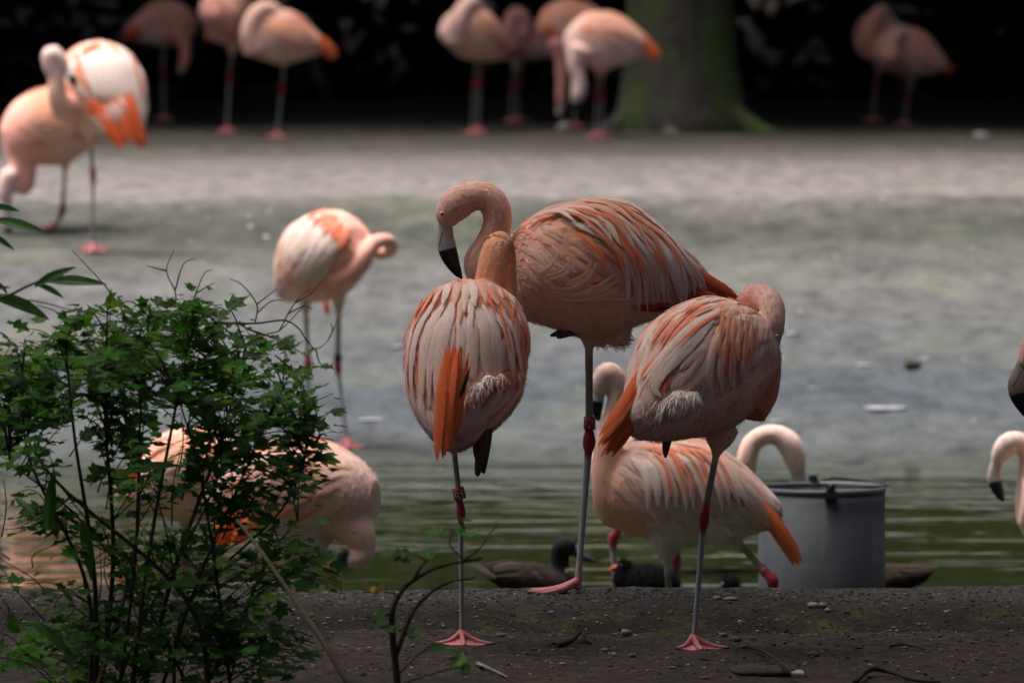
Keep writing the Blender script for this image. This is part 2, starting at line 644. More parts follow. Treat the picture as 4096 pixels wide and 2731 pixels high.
mb = MB()
kx = axis([(-60, -4, 4), (-4, -1.25, 0.1), (-1.25, 1.25, 0.009), (1.25, 4, 0.1), (4, 60, 4)])
ky = axis([(16.40, 16.9, 0.010), (16.9, 17.12, 0.02)])
nk = len(ky) + 2
for x in kx:
    w = 0.02 * noise.noise(Vector((x * 1.3, 1, 30)))
    for y in ky:
        mb.v.append((x, y + w * smooth(16.9, 17.12, y), kerb_z(x, y)))
    mb.v.append((x, 17.135 + w, KERB_TOP - 0.02))
    mb.v.append((x, 17.15 + w, -0.55))
for i in range(len(kx) - 1):
    for j in range(nk - 1):
        mb.f.append((i * nk + j, (i + 1) * nk + j, (i + 1) * nk + j + 1, i * nk + j + 1))
tag(mb.build('concrete_kerb', M['kerb']), kind='structure')

# pond
mb = MB()
wx = axis([(-60, -3, 3), (-3, 3, 0.5), (3, 60, 3)])
wy = axis([(17.14, 26.2, 0.5)])
mb.v = [(x, y, WATER_Z) for y in wy for x in wx]
nx = len(wx)
mb.f = [(j * nx + i, j * nx + i + 1, (j + 1) * nx + i + 1, (j + 1) * nx + i) for j in range(len(wy) - 1) for i in range(nx - 1)]
tag(mb.build('water', M['water']), kind='structure')

# ------------------------------------------------------------------ trees: shade over the near bank and the far shore
LEAFG = [(0.035, 0.075, 0.015), (0.05, 0.10, 0.02), (0.028, 0.06, 0.014)]


def crown(mbx, rnd, c, r, n, size, zflat=1.0):
    for _ in range(n):
        while True:
            q = Vector((rnd.uniform(-1, 1), rnd.uniform(-1, 1), rnd.uniform(-1, 1)))
            if q.length < 1:
                break
        q = Vector((q.x * r[0], q.y * r[1], q.z * r[2])) + Vector(c)
        u = Vector((rnd.gauss(0, 1), rnd.gauss(0, 1), rnd.gauss(0, 0.45))).normalized()
        w = Vector((rnd.gauss(0, 1), rnd.gauss(0, 1), rnd.gauss(0, 0.45)))
        w = (w - u * w.dot(u)).normalized()
        s = size * rnd.uniform(0.6, 1.3)
        col = lerp(rnd.choice(LEAFG), rnd.choice(LEAFG), rnd.random())
        k = rnd.uniform(0.7, 1.2)
        col = tuple(x * k for x in col)
        nn = u.cross(w) * s * 0.12
        mbx.add([q - u * s, q - w * s * 0.5 + nn, q + u * s, q + w * s * 0.5 + nn], [(0, 1, 2), (0, 2, 3)], col)


def tree(name, label, base, top, crowns, r0, seed, mat, cat='tree', group=None, leaf=0.3, roots=None, barkcol=(0.09, 0.075, 0.055), gnd=None):
    rnd = random.Random(seed)
    z0 = ground_z(base[0], base[1])
    rt = tag(empty(name, (base[0], base[1], z0)), label, cat, group)
    t = MB()
    pts, rad = [], []
    for i in range(29):
        k = i / 28
        p = Vector((base[0], base[1], z0 - 0.15)).lerp(Vector(top), k)
        p += Vector((0.08 * noise.noise(Vector((k * 3, seed, 0))), 0.08 * noise.noise(Vector((k * 3, seed, 5))), 0)) * (r0 / 0.3)
        pts.append(p)
        rad.append(r0 * (1 - 0.55 * k) * (1 + 0.5 * math.exp(-k * 30)))
    t.tube(pts, rad, barkcol, 18)
    tr = t.build('trunk', mat, rt)
    if roots:
        for (a, ln, rr) in roots:
            q = MB()
            d = Vector((math.cos(a), math.sin(a), 0))
            b0 = Vector((base[0], base[1], 0))
            pp, rr_ = [], []
            for i in range(9):
                k = i / 8
                pnt = b0 + d * (r0 * 0.45 + ln * k)
                zz = ground_z(pnt.x, pnt.y)
                pnt.z = zz + 0.62 * r0 * (1 - k) ** 2.4 * 1.2 - 0.05 * k
                pp.append(pnt)
                rr_.append(rr * (1 - 0.8 * k) + 0.012)
            pp.insert(0, Vector((base[0], base[1], z0 + r0 * 2.0)) + d * r0 * 0.3)
            rr_.insert(0, rr * 0.75)
            q.tube(pp, rr_, barkcol, 10)
            q.build('root', mat, rt)
    for cc, rr, n in crowns:
        lm = MB()
        a = pts[18]
        lp = [a.lerp(Vector(cc), i / 6) + Vector((0, 0, 0.25 * math.sin(math.pi * i / 6))) for i in range(7)]
        lm.tube(lp, [r0 * 0.38 * (1 - 0.8 * i / 6) for i in range(7)], barkcol, 8)
        lm.build('limb', mat, rt)
    cm = MB()
    for cc, rr, n in crowns:
        crown(cm, rnd, cc, rr, n, leaf)
    cm.build('crown', M['far_leaf'], rt, False)
    return rt


# near trees, standing beside and behind the view; their crowns roof the near bank
tree('shade_tree', 'broad leafy tree behind the bush, its crown roofing the near bank', (-4.6, 9.5), (-4.0, 10.0, 6.2),
     [((-3.4, 15.6, 7.0), (5.4, 5.4, 1.3), 620), ((-2.5, 8.0, 7.4), (4.5, 4.5, 1.6), 1500), ((-8.5, 9.0, 7.0), (4.5, 6, 1.8), 1100)], 0.30, 11, M['bark'], leaf=0.42)
tree('shade_tree', 'broad leafy tree near the hooked bill, its crown roofing the near bank', (4.8, 10.0), (4.2, 10.4, 6.2),
     [((3.4, 16.0, 7.0), (5.4, 5.6, 1.3), 700), ((2.6, 8.2, 7.4), (4.5, 4.5, 1.6), 1500), ((8.5, 10.0, 7.0), (4.5, 6.5, 1.8), 1300)], 0.32, 12, M['bark'], leaf=0.42)
tree('shade_tree', 'tall leafy tree standing behind the viewing place', (1.5, -4.5), (1.0, -3.5, 6.5),
     [((0, -1, 7.5), (6, 5, 1.8), 1600), ((0, -9, 6.0), (9, 4, 4.0), 2200)], 0.35, 13, M['bark'], leaf=0.45)

tree('shade_tree', 'spreading tree leaning over the pond from the bucket side', (11.5, 30.0), (9.0, 30.0, 6.8),
     [((6.4, 28.0, 7.6), (4.2, 7.0, 1.3), 1500), ((6.4, 37.0, 7.6), (4.4, 6.0, 1.3), 1400), ((10.5, 32.0, 7.8), (4.0, 9.0, 1.6), 1300)], 0.34, 14, M['bark'], leaf=0.45)

# mossy beech on the far shore and its neighbours
tp = P(2725, 520, 43.4)
tree('mossy_tree', 'thick moss-covered tree trunk with flared roots behind the flamingos', (tp.x, 43.4), (tp.x - 0.15, 44.0, 7.0),
     [((tp.x - 1.0, 42.5, 7.2), (8.0, 5.0, 1.0), 230), ((tp.x, 47.0, 6.6), (6.0, 4.6, 1.8), 1700), ((tp.x - 6.5, 48.0, 6.6), (4.5, 5, 2.2), 1300), ((tp.x + 7, 46.5, 6.6), (5, 5, 2.2), 1300)], 0.30, 21, M['mossy'],
     leaf=0.5, roots=[(-1.75, 0.34, 0.10), (-0.45, 0.5, 0.10), (0.6, 0.4, 0.08), (-2.7, 0.45, 0.10), (2.4, 0.4, 0.08)])
for i, (x, y) in enumerate([(-7.2, 49.0), (7.0, 50.0)]):
    tree('woodland_tree', ['dark woodland tree behind the salmon flamingo with hanging neck', 'dark woodland tree behind the flamingo with coiled neck'][i],
         (x, y), (x + 0.3, y + 0.5, 8.5), [((x, y, 8.0), (6, 5, 3.0), 1500), ((x * 1.7, y - 6, 8.0), (6, 6, 2.5), 1400)], 0.30, 31 + i, M['bark'], leaf=0.55)

# wood and undergrowth that read as one dark mass behind the far shore
rnd = random.Random(5)
mb = MB()
for _ in range(24000):
    x = rnd.uniform(-26, 26)
    y = 48.2 + abs(rnd.gauss(0, 2.2)) + 0.5 * noise.noise(Vector((x * 0.6, 1, 1)))
    z = 0.1 + rnd.random() ** 1.25 * (5.5 + 1.2 * noise.noise(Vector((x * 0.3, 5, 2))))
    s = rnd.uniform(0.12, 0.34)
    u = Vector((rnd.gauss(0, 1), rnd.gauss(0, 1), rnd.gauss(0, 0.6))).normalized()
    w = Vector((rnd.gauss(0, 1), rnd.gauss(0, 1), rnd.gauss(0, 0.6)))
    w = (w - u * w.dot(u)).normalized()
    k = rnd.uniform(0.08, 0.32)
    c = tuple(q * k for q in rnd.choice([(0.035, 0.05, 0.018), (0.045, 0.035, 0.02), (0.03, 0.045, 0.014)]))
    q = Vector((x, y, z))
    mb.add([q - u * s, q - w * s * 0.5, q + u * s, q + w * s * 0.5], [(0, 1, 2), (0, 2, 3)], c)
for _ in range(9000):       # unseen belts added at both sides and behind the viewer to cut fill light
    a = rnd.random()
    if a < 0.42:
        x, y = -13.5 - abs(rnd.gauss(0, 1.5)), rnd.uniform(-14, 48)
    elif a < 0.84:
        x, y = 13.5 + abs(rnd.gauss(0, 1.5)), rnd.uniform(-14, 48)
    else:
        x, y = rnd.uniform(-14, 14), -13 - abs(rnd.gauss(0, 1.5))
    z = rnd.random() ** 1.2 * 6.0
    s = rnd.uniform(0.3, 0.8)
    u = Vector((rnd.gauss(0, 1), rnd.gauss(0, 1), rnd.gauss(0, 0.8))).normalized()
    w = Vector((rnd.gauss(0, 1), rnd.gauss(0, 1), rnd.gauss(0, 0.8)))
    w = (w - u * w.dot(u)).normalized()
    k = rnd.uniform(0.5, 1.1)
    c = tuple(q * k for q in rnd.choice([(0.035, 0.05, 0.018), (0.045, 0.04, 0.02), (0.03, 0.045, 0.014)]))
    q = Vector((x, y, z))
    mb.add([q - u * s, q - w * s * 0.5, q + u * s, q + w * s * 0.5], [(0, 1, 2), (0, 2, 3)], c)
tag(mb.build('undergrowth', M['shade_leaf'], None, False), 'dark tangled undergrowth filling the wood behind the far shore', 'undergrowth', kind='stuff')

# ------------------------------------------------------------------ flamingos
WHITE = (0.91, 0.74, 0.655)
PALE = (0.88, 0.52, 0.40)
SALMON = (0.87, 0.33, 0.20)
ORANGE = (0.88, 0.16, 0.040)
RED = (0.62, 0.085, 0.03)
BLACK = (0.012, 0.012, 0.014)
PINK = (0.89, 0.39, 0.30)
TIBIA = (0.24, 0.225, 0.16)
TARSUS = (0.30, 0.30, 0.30)
JOINT = (0.30, 0.022, 0.035)
FOOT = (0.62, 0.17, 0.17)
TUCK = (0.09, 0.045, 0.04)

# trunk stations of a flamingo: x forward, z top, z bottom, half width (metres)
TRUNK = [(-0.212, -0.004, -0.050, 0.016), (-0.190, 0.022, -0.070, 0.042), (-0.160, 0.050, -0.084, 0.064), (-0.120, 0.086, -0.102, 0.089),
         (-0.067, 0.125, -0.120, 0.110), (-0.015, 0.143, -0.136, 0.122), (0.036, 0.145, -0.138, 0.124), (0.093, 0.136, -0.122, 0.117),
         (0.139, 0.110, -0.110, 0.102), (0.175, 0.077, -0.098, 0.080), (0.202, 0.036, -0.066, 0.046)]
TOCAM = Vector((0, -1, 0.05)).normalized()


def trunk_rings(tab, n=3, seg=28):
    """resample the station table; returns list of rings of local points and the axis"""
    st = catmull(tab, n)
    rings, axis_ = [], []
    for x, zt, zb, w in st:
        zm, zh = (zt + zb) / 2, (zt - zb) / 2
        ring = []
        for k in range(seg):
            a = 2 * math.pi * k / seg
            sy = math.sin(a)
            ring.append(Vector((x, w * math.copysign(abs(sy) ** 0.88, sy), zm + zh * math.cos(a))))
        rings.append(ring)
        axis_.append(Vector((x, 0, zm)))
    return rings, axis_


def skin_rings(mbx, rings, col=(1, 1, 1)):
    seg = len(rings[0])
    v = [p for r in rings for p in r]
    f = []
    for i in range(len(rings) - 1):
        for k in range(seg):
            k2 = (k + 1) % seg
            f.append((i * seg + k, i * seg + k2, (i + 1) * seg + k2, (i + 1) * seg + k))
    c0 = sum(rings[0], Vector()) / seg
    c1 = sum(rings[-1], Vector()) / seg
    v += [c0, c1]
    a, b = len(v) - 2, len(v) - 1
    n = len(rings)
    for k in range(seg):
        k2 = (k + 1) % seg
        f.append((a, k2, k))
        f.append((b, (n - 1) * seg + k, (n - 1) * seg + k2))
    mbx.add(v, f, col)


def remesh(mbx, voxel, smooth_it):
    """weld overlapping closed pieces into one continuous skin"""
    me = mbx.mesh('tmp')
    o = bpy.data.objects.new('tmp', me)
    C.objects.link(o)
    md = o.modifiers.new('r', 'REMESH')
    md.mode = 'VOXEL'
    md.voxel_size = voxel
    sm = o.modifiers.new('s', 'SMOOTH')
    sm.factor = 0.5
    sm.iterations = smooth_it
    dg = bpy.context.evaluated_depsgraph_get()
    out = bpy.data.meshes.new_from_object(o.evaluated_get(dg))
    bpy.data.objects.remove(o)
    bpy.data.meshes.remove(me)
    return out


def ribbon(mbx, pts, nrm, width, c0, c1, edge=0.25, prof=None, ridge=0.16, ecol=None):
    """one feather: a vaulted tapering vane along pts; nrm per point"""
    n = len(pts)
    ec = ecol or WHITE
    vs_, cs, bs = [], [], []
    sid = 0.02 + 0.98 * ((pts[0].x * 37.7 + pts[0].z * 91.3 + pts[0].y * 17.1) % 1.0)
    for i in range(n):
        t = i / (n - 1)
        d = (pts[min(i + 1, n - 1)] - pts[max(i - 1, 0)]).normalized()
        s = nrm[i].cross(d)
        if s.length < 1e-6:
            s = Vector((1, 0, 0))
        s.normalize()
        w = width * (prof(t) if prof else (min(1.0, 0.45 + t * 3.0) * (1 - max(0.0, (t - 0.55) / 0.45) ** 1.8 * 0.93)))
        col = lerp(c0, c1, t)
        side = lerp(col, ec, edge)
        for a, h, c in ((-1, -0.25, side), (-0.62, 0.62, lerp(col, side, 0.4)), (0, 1, col), (0.62, 0.62, lerp(col, side, 0.4)), (1, -0.25, side)):
            vs_.append(pts[i] + s * (w * a) + nrm[i] * (w * ridge * h))
            cs.append(c)
            bs.append((t, 0.5 + 0.5 * a, sid))
    fs = []
    for i in range(n - 1):
        for j in range(4):
            a = i * 5 + j
            fs.append((a, a + 1, a + 6, a + 5))
    mbx.add(vs_, fs, cs, bs)


class Bird:
    def __init__(self, spec):
        self.s = spec
        self.rnd = random.Random(spec['seed'])
        self.d = spec['d']
        self.m = mpp(self.d)
        self.build()

    def pt(self, p):
        return P(p[0], p[1], self.d + (p[2] if len(p) > 2 else 0.0))

    def loc2w(self, v):
        return self.cen + (self.f * v.x + self.l * v.y + self.u * v.z) * self.sc

    def w2loc(self, v):
        q = v - self.cen
        return Vector((q.dot(self.f), q.dot(self.l), q.dot(self.u))) / self.sc

    def build(self):
        s, rnd = self.s, self.rnd
        hero = s.get('detail', 1)
        self.sc = s.get('scale', 1.0)
        yaw, pit, rol = R(s['yaw']), R(s['pitch']), R(s.get('roll', 0))
        self.f = Vector((math.cos(yaw) * math.cos(pit), math.sin(yaw) * math.cos(pit), math.sin(pit)))
        l = Vector((-math.sin(yaw), math.cos(yaw), 0))
        u = self.f.cross(l)
        self.l = l * math.cos(rol) + u * math.sin(rol)
        self.u = u * math.cos(rol) - l * math.sin(rol)
        self.cen = self.pt(s['center'])
        foot0 = s['legs'][0][-1]
        q = self.pt(foot0)
        gz = s.get('ground', None)
        if gz is None:
            gz = ground_z(q.x, q.y)
        base = Vector((q.x, q.y, gz))
        self.root = tag(empty(s.get('name', 'flamingo'), base), s['label'], 'flamingo', s.get('group'))
        tab = [(x * s.get('lx', 1), zt * s.get('lz', 1), zb * s.get('lz', 1), w * s.get('ly', 1)) for x, zt, zb, w in TRUNK]
        rings, ax = trunk_rings(tab)
        sd_ = s['seed'] * 3.7
        rings = [[Vector((p.x, p.y * (1 + 0.05 * noise.noise(Vector((p.x * 9, p.y * 9, p.z * 9 + sd_))) + 0.02 * noise.noise(Vector((p.x * 24, p.y * 24, p.z * 24 + sd_)))),
                          p.z * (1 + 0.05 * noise.noise(Vector((p.x * 9 + 5, p.y * 9, p.z * 9 + sd_))) + 0.02 * noise.noise(Vector((p.x * 24 + 5, p.y * 24, p.z * 24 + sd_)))))) for p in r] for r in rings]
        rings = [[self.loc2w(p) for p in r] for r in rings]
        self.axis = [self.loc2w(p) for p in ax]
        allm = MB()
        skin_rings(allm, rings)
        tm = MB()
        skin_rings(tm, rings)
        self.bvh = BVHTree.FromPolygons([tuple(p) for p in tm.v], [f[::-1] for f in tm.f])
        samp = []      # (pos, radius, colour, fuzz?, direction)

        def tube(pts, n, cols, seg=14, fuzz=1):
            rs = catmull([(*self.pt(p), p[3] * self.m) for p in pts], n)
            ps = [Vector(r[:3]) for r in rs]
            rd = [max(0.0025, r[3]) for r in rs]
            allm.tube(ps, rd, (1, 1, 1), seg)
            k = len(ps)
            for i in range(k):
                t = i / max(1, k - 1)
                d = (ps[max(i - 1, 0)] - ps[min(i + 1, k - 1)]).normalized()
                samp.append((ps[i], rd[i], cols(t), fuzz, d))
        nb, nh = s.get('neckcol', (SALMON, PALE))
        if s.get('neck'):
            tube(s['neck'], 6, lambda t: lerp(nb, nh, t ** 1.3))
        for lb in s.get('lobes', []):
            c, r = self.pt(lb), lb[3] * self.m
            allm.ball(c, r, (1, 1, 1), 14, 10)
            samp.append((c, r, lb[4], 2, self.f * -0.6 + Vector((0, 0, -0.6))))
        # legs
        for li, leg in enumerate(s['legs']):
            hip, ank, ft = leg[0], leg[1], leg[2]
            lr = s.get('legr', 15)
            H, A, B = self.pt(hip), self.pt(ank), self.pt(ft)
            if s.get('ground') is None and not s.get('wading'):
                B.z = ground_z(B.x, B.y) + 0.012
            elif s.get('ground') is not None:
                B.z = s['ground'] + 0.012
            elif s.get('wading'):
                B.z = WATER_Z - 0.12
            m = self.m
            th = (A - H).normalized()
            # thigh: a feathered cone that runs out of the belly
            mm = 0.0005 * self.sc
            tp_ = [H - th * 75 * mm, H - th * 15 * mm, H + th * 25 * mm, H + th * 48 * mm]
            tr_ = [s.get('thigh', 62) * m, s.get('thigh', 62) * 0.72 * m, lr * 1.7 * m, lr * 1.1 * m]
            rs = catmull([(*p, r) for p, r in zip(tp_, tr_)], 4)
            allm.tube([Vector(r[:3]) for r in rs], [r[3] for r in rs], (1, 1, 1), 12)
            for i, r in enumerate(rs):
                samp.append((Vector(r[:3]), r[3], s.get('thighcol', lerp(PALE, TIBIA, 0.3 * i / len(rs))), 1, -th))
            # tibia
            for i in range(9):
                k = i / 8
                samp.append((H.lerp(A, k) if i else H + th * 50 * mm, lr * m, TIBIA if k < 0.84 else JOINT, 0, th))
            jl = s.get('jointlen', 48) * m
            pts_ = [H, H.lerp(A, 0.5), A - th * jl, A - th * jl * 0.35, A]
            rad_ = [lr * 1.05 * m, lr * 0.98 * m, lr * 1.08 * m, lr * 1.5 * m, lr * 1.62 * m]
            tt = (B - A).normalized()
            pts_ += [A + tt * jl * 0.5, A + tt * jl * 1.1, A.lerp(B, 0.5), A.lerp(B, 0.93), B]
            rad_ += [lr * 1.45 * m, lr * 0.98 * m, lr * 0.82 * m, lr * 0.9 * m, lr * 1.3 * m]
            rs = catmull([(*p, r) for p, r in zip(pts_, rad_)], 4)
            allm.tube([Vector(r[:3]) for r in rs], [r[3] for r in rs], (1, 1, 1), 10)
            for k in (-0.7, -0.35, 0.0):
                samp.append((A + th * jl * k * -1 * -1, lr * 1.5 * m, JOINT, 0, th))
            for k in (0.35, 0.7):
                samp.append((A + tt * jl * k, lr * 1.45 * m, JOINT, 0, tt))
            for i in range(14):
                k = 0.14 + 0.86 * i / 13
                samp.append((A.lerp(B, k), lr * 0.9 * m, TARSUS if k < 0.86 else lerp(TARSUS, FOOT, (k - 0.86) / 0.14), 0, tt))
            if not s.get('wading') and s.get('feet', True):
                self.foot(B, s.get('toes', [(-1, -0.2), (0.2, -1), (1, -0.1)]), lr * m)
        vox = {3: 0.0032, 2: 0.005, 1: 0.0075}[hero]
        me = remesh(allm, vox, 5 if hero == 3 else 3)
        nv = len(me.vertices)
        co = np.empty(nv * 3, dtype=np.float32)
        me.vertices.foreach_get('co', co)
        co = co.reshape(-1, 3)
        sp = np.array([tuple(x[0]) for x in samp], dtype=np.float32)
        sr = np.array([x[1] for x in samp], dtype=np.float32)
        scol = np.array([x[2] for x in samp], dtype=np.float32)
        dmin = np.empty(nv, dtype=np.float32)
        idx = np.empty(nv, dtype=np.int64)
        tubec = np.empty((nv, 3), dtype=np.float32)
        for a in range(0, nv, 20000):
            b = min(nv, a + 20000)
            dd = np.linalg.norm(co[a:b, None, :] - sp[None], axis=2) - sr[None]
            i0 = dd.argmin(1)
            idx[a:b] = i0
            d0 = dd[np.arange(b - a), i0]
            dmin[a:b] = d0
            w = np.exp(-(dd - d0[:, None]) / 0.004)
            tubec[a:b] = (w @ scol) / w.sum(1)[:, None]
        # trunk colour: pale below, warmer on the breast
        cen, fv, uv = np.array(self.cen), np.array(self.f), np.array(self.u)
        lx = (co - cen) @ fv / self.sc
        lz = (co - cen) @ uv / self.sc
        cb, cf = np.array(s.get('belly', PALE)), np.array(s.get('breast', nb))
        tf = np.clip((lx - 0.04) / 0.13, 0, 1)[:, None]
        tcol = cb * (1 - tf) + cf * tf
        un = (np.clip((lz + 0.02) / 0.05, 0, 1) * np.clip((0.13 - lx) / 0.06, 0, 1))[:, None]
        tcol = tcol * (1 - un) + np.array((0.74, 0.33, 0.20)) * un  # salmon base down, deepened to paint warm shade into the feather gaps
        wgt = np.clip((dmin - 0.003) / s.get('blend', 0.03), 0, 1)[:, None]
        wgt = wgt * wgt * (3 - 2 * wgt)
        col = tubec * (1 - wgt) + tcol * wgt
        leg_like = np.array([x[3] == 0 for x in samp])[idx] & (dmin < 0.006)
        col[leg_like] = tubec[leg_like]
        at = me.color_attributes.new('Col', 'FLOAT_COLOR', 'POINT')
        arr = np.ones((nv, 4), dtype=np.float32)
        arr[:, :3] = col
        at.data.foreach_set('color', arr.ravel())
        org = np.array(tuple(self.root.location), dtype=np.float32)
        me.vertices.foreach_set('co', (co - org).ravel())
        me.update()
        while len(me.materials):
            me.materials.pop()
        me.name = 'body'
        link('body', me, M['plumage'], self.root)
        if hero >= 2:
            self.fuzz(me, co, col, idx, dmin, samp, s.get('nfuzz', 17000 if hero == 3 else 5000))
        self.beak()
        self.feathers(hero)
        self.extras()

    def foot(self, B, toes, lr):
        """webbed foot: three toes on the ground with skin between them"""
        g = MB()
        ends = []
        z0 = B.z - 0.012
        L = self.s.get('toelen', 0.075)
        for dx, dy in toes:
            d = Vector((dx, dy, 0))
            k = L * min(1.0, d.length)
            d.normalize()
            pts_, rad_ = [], []
            for i in range(9):
                t = i / 8
                pts_.append(B + d * k * t + Vector((0, 0, -0.007 + 0.022 * (1 - t) ** 2.6)))
                rad_.append(lr * (1.05 - 0.55 * t))
            g.tube(pts_, rad_, [lerp(FOOT, (0.5, 0.22, 0.21), i / 8) if i < 8 else (0.12, 0.08, 0.08) for i in range(9)], 8, 1.0)
            ends.append(pts_)
        for a, b in zip(ends, ends[1:]):
            v, f = [], []
            for i in range(8):
                v += [a[i], a[i].lerp(b[i], 0.5) + Vector((0, 0, -0.003)), b[i]]
            for i in range(7):
                for j in range(2):
                    o = i * 3 + j
                    f.append((o, o + 1, o + 4, o + 3))
            g.add(v, f, (0.6, 0.2, 0.2))
        g.build('foot', M['skin'], self.root)

    def fuzz(self, me, co, col, idx, dmin, samp, n):
        """fine down that softens the outline"""
        rnd = self.rnd
        g = MB()
        me.calc_loop_triangles()
        nt_ = len(me.loop_triangles)
        tri = np.empty(nt_ * 3, dtype=np.int32)
        me.loop_triangles.foreach_get('vertices', tri)
        tri = tri.reshape(-1, 3)
        nor = np.empty(len(me.vertices) * 3, dtype=np.float32)
        me.vertices.foreach_get('normal', nor)
        nor = nor.reshape(-1, 3)
        back = -self.f * 0.75 + Vector((0, 0, -0.5))
        for _ in range(n):
            t = tri[rnd.randrange(nt_)]
            i = int(t[rnd.randrange(3)])
            sm = samp[int(idx[i])]
            if sm[3] == 0 and dmin[i] < 0.008:
                continue
            N = Vector(nor[i])
            if N.dot(TOCAM) < -0.45:
                continue
            tube_ = dmin[i] < 0.012
            if not tube_:
                lc = self.w2loc(Vector(co[i]))
                if lc.z > -0.045 and lc.x < 0.15 and rnd.random() > 0.04:
                    continue
            d = (sm[4] if tube_ else back) + Vector((rnd.gauss(0, 0.25), rnd.gauss(0, 0.25), rnd.gauss(0, 0.25)))
            d = d - N * d.dot(N)
            if d.length < 1e-4:
                continue
            d.normalize()
            ln = rnd.uniform(0.006, 0.011) if tube_ else rnd.uniform(0.010, 0.024)
            if sm[3] == 2 and tube_:
                ln = rnd.uniform(0.015, 0.032)
            lift = rnd.uniform(0.15, 0.6) if tube_ else rnd.uniform(0.1, 0.45)
            p = Vector(co[i]) - N * 0.001 + Vector((rnd.uniform(-1, 1), rnd.uniform(-1, 1), rnd.uniform(-1, 1))) * 0.002
            sd = N.cross(d)
            w = rnd.uniform(0.0006, 0.0013) * (1 if tube_ else 1.5)
            k = rnd.uniform(0.88, 1.12)
            c = tuple(float(x) * k for x in col[i])
            mid = p + d * ln * 0.55 + N * ln * lift * 0.35
            tip = p + d * ln + N * ln * lift * 0.6
            g.add([p - sd * w, p + sd * w, mid + sd * w * 0.8, mid - sd * w * 0.8, tip], [(0, 1, 2, 3), (3, 2, 4)], c)
        o = g.build('down', M['plumage'], self.root)
        tag(o, kind='stuff')

    def beak(self):
        s = self.s
        if not s.get('beak'):
            return
        b = s['beak']
        rs = catmull([(*self.pt(p), p[3] * self.m) for p in b], 5)
        n = len(rs)
        kb = s.get('black', 0.5)
        pale = s.get('beakcol', (0.62, 0.50, 0.46))
        ps = [Vector(r[:3]) for r in rs]
        rd = [max(0.001, r[3]) for r in rs]
        cols = [pale if i / (n - 1) < kb else BLACK for i in range(n)]
        g = MB()
        g.tube(ps, rd, cols, 14, s.get('beakflat', 0.6), Vector((0, 1, 0.02)))
        bo = g.build('beak', M['beak'], self.root)
        if s.get('gape'):
            h = MB()
            gp = catmull([tuple(self.pt(p)) for p in s['gape']], 5)
            h.tube([Vector(p) for p in gp], [0.0011] * len(gp), (0.02, 0.015, 0.015), 6)
            h.build('gape_line', M['beak'], bo)
        if s.get('eye'):
            e = s['eye']
            c = self.pt(e)
            r = e[3] * self.m
            h = MB()
            h.ball(c, r, (0.62, 0.60, 0.42), 12, 8)
            eo = h.build('eye', M['eye'], self.root)
            h = MB()
            h.ball(c + Vector((0, -r * 0.62, 0)), r * 0.58, BLACK, 10, 6)
            h.build('pupil', M['eye'], eo)

    def surf(self, px, py, lift):
        """point of the trunk seen at a pixel, raised by lift; falls back to the nearest trunk point"""
        o = Vector((0, 0, CAMZ))
        q = P(px, py, self.d)
        h = self.bvh.ray_cast(o, (q - o).normalized())
        if h[0] is None:
            h = self.bvh.find_nearest(q)
            return q, (TOCAM + h[1]).normalized()
        return h[0] + h[1] * lift, h[1]

    def feathers(self, hero):
        s, rnd = self.s, self.rnd
        n_wide = s.get('nwide', {3: 190, 2: 110, 1: 70}[hero])
        n_nar = s.get('nnar', {3: 70, 2: 45, 1: 26}[hero])
        solo = hero >= 2 and s.get('solo', True)
        joined = MB()
        back = -self.f
        gd = s.get('droop', 0.55)
        wpal = s.get('wpal', [(WHITE, 5), (PALE, 4), (SALMON, 1.5)])
        opal = s.get('opal', [(ORANGE, 5), ((0.80, 0.30, 0.13), 3), (SALMON, 1.5)])

        def pick(pal):
            t = rnd.random() * sum(w for _, w in pal)
            for c, w in pal:
                t -= w
                if t <= 0:
                    return c
            return pal[-1][0]

        def lay(root, length, width, l0, l1, c0, c1, edge, bend, dr, ecol=None):
            p = root
            pts_, nr = [], []
            d = None
            free = False
            N = 8 if hero >= 2 else 6
            for k in range(N + 1):
                t = k / N
                if not free:
                    q, nn, _, _ = self.bvh.find_nearest(p)
                    if pts_ and (q - prev).length < 0.45 * length / N:
                        free = True
                        q = p
                        nn = nr[-1]
                else:
                    q, nn = p, nr[-1]
                prev = q
                pts_.append(q + nn * (l0 + (l1 - l0) * t))
                nr.append(nn)
                if not free:
                    lc = self.w2loc(q)
                    side = min(1.0, abs(lc.y) / 0.11)
                    dd = back + Vector((0, 0, -1)) * dr * side * (0.6 + 1.0 * t) + self.l * bend * t
                    dd = dd - nn * dd.dot(nn)
                    if dd.length < 1e-3:
                        dd = d or back
                    d = dd.normalized()
                else:
                    d = (d + Vector((0, 0, -0.12))).normalized()
                p = q + d * (length / N)
            if solo and nr[N // 2].dot(TOCAM) > -0.5:
                g = MB()
                ribbon(g, pts_, nr, width, c0, c1, edge, None, 0.16, ecol)
                g.build('feather', M['feather'], self.root)
            else:
                ribbon(joined, pts_, nr, width, c0, c1, edge, None, 0.16, ecol)

        # wide pale coverts and scapulars, from the rump forward so that front ones overlap rear ones
        roots = []
        for i in range(n_wide):
            k = (i + rnd.random()) / n_wide
            x = -0.165 + 0.34 * k
            a = rnd.uniform(-1, 1)
            a = math.copysign(abs(a) ** 0.85, a) * R(s.get('spread', 112))
            roots.append((x, a))
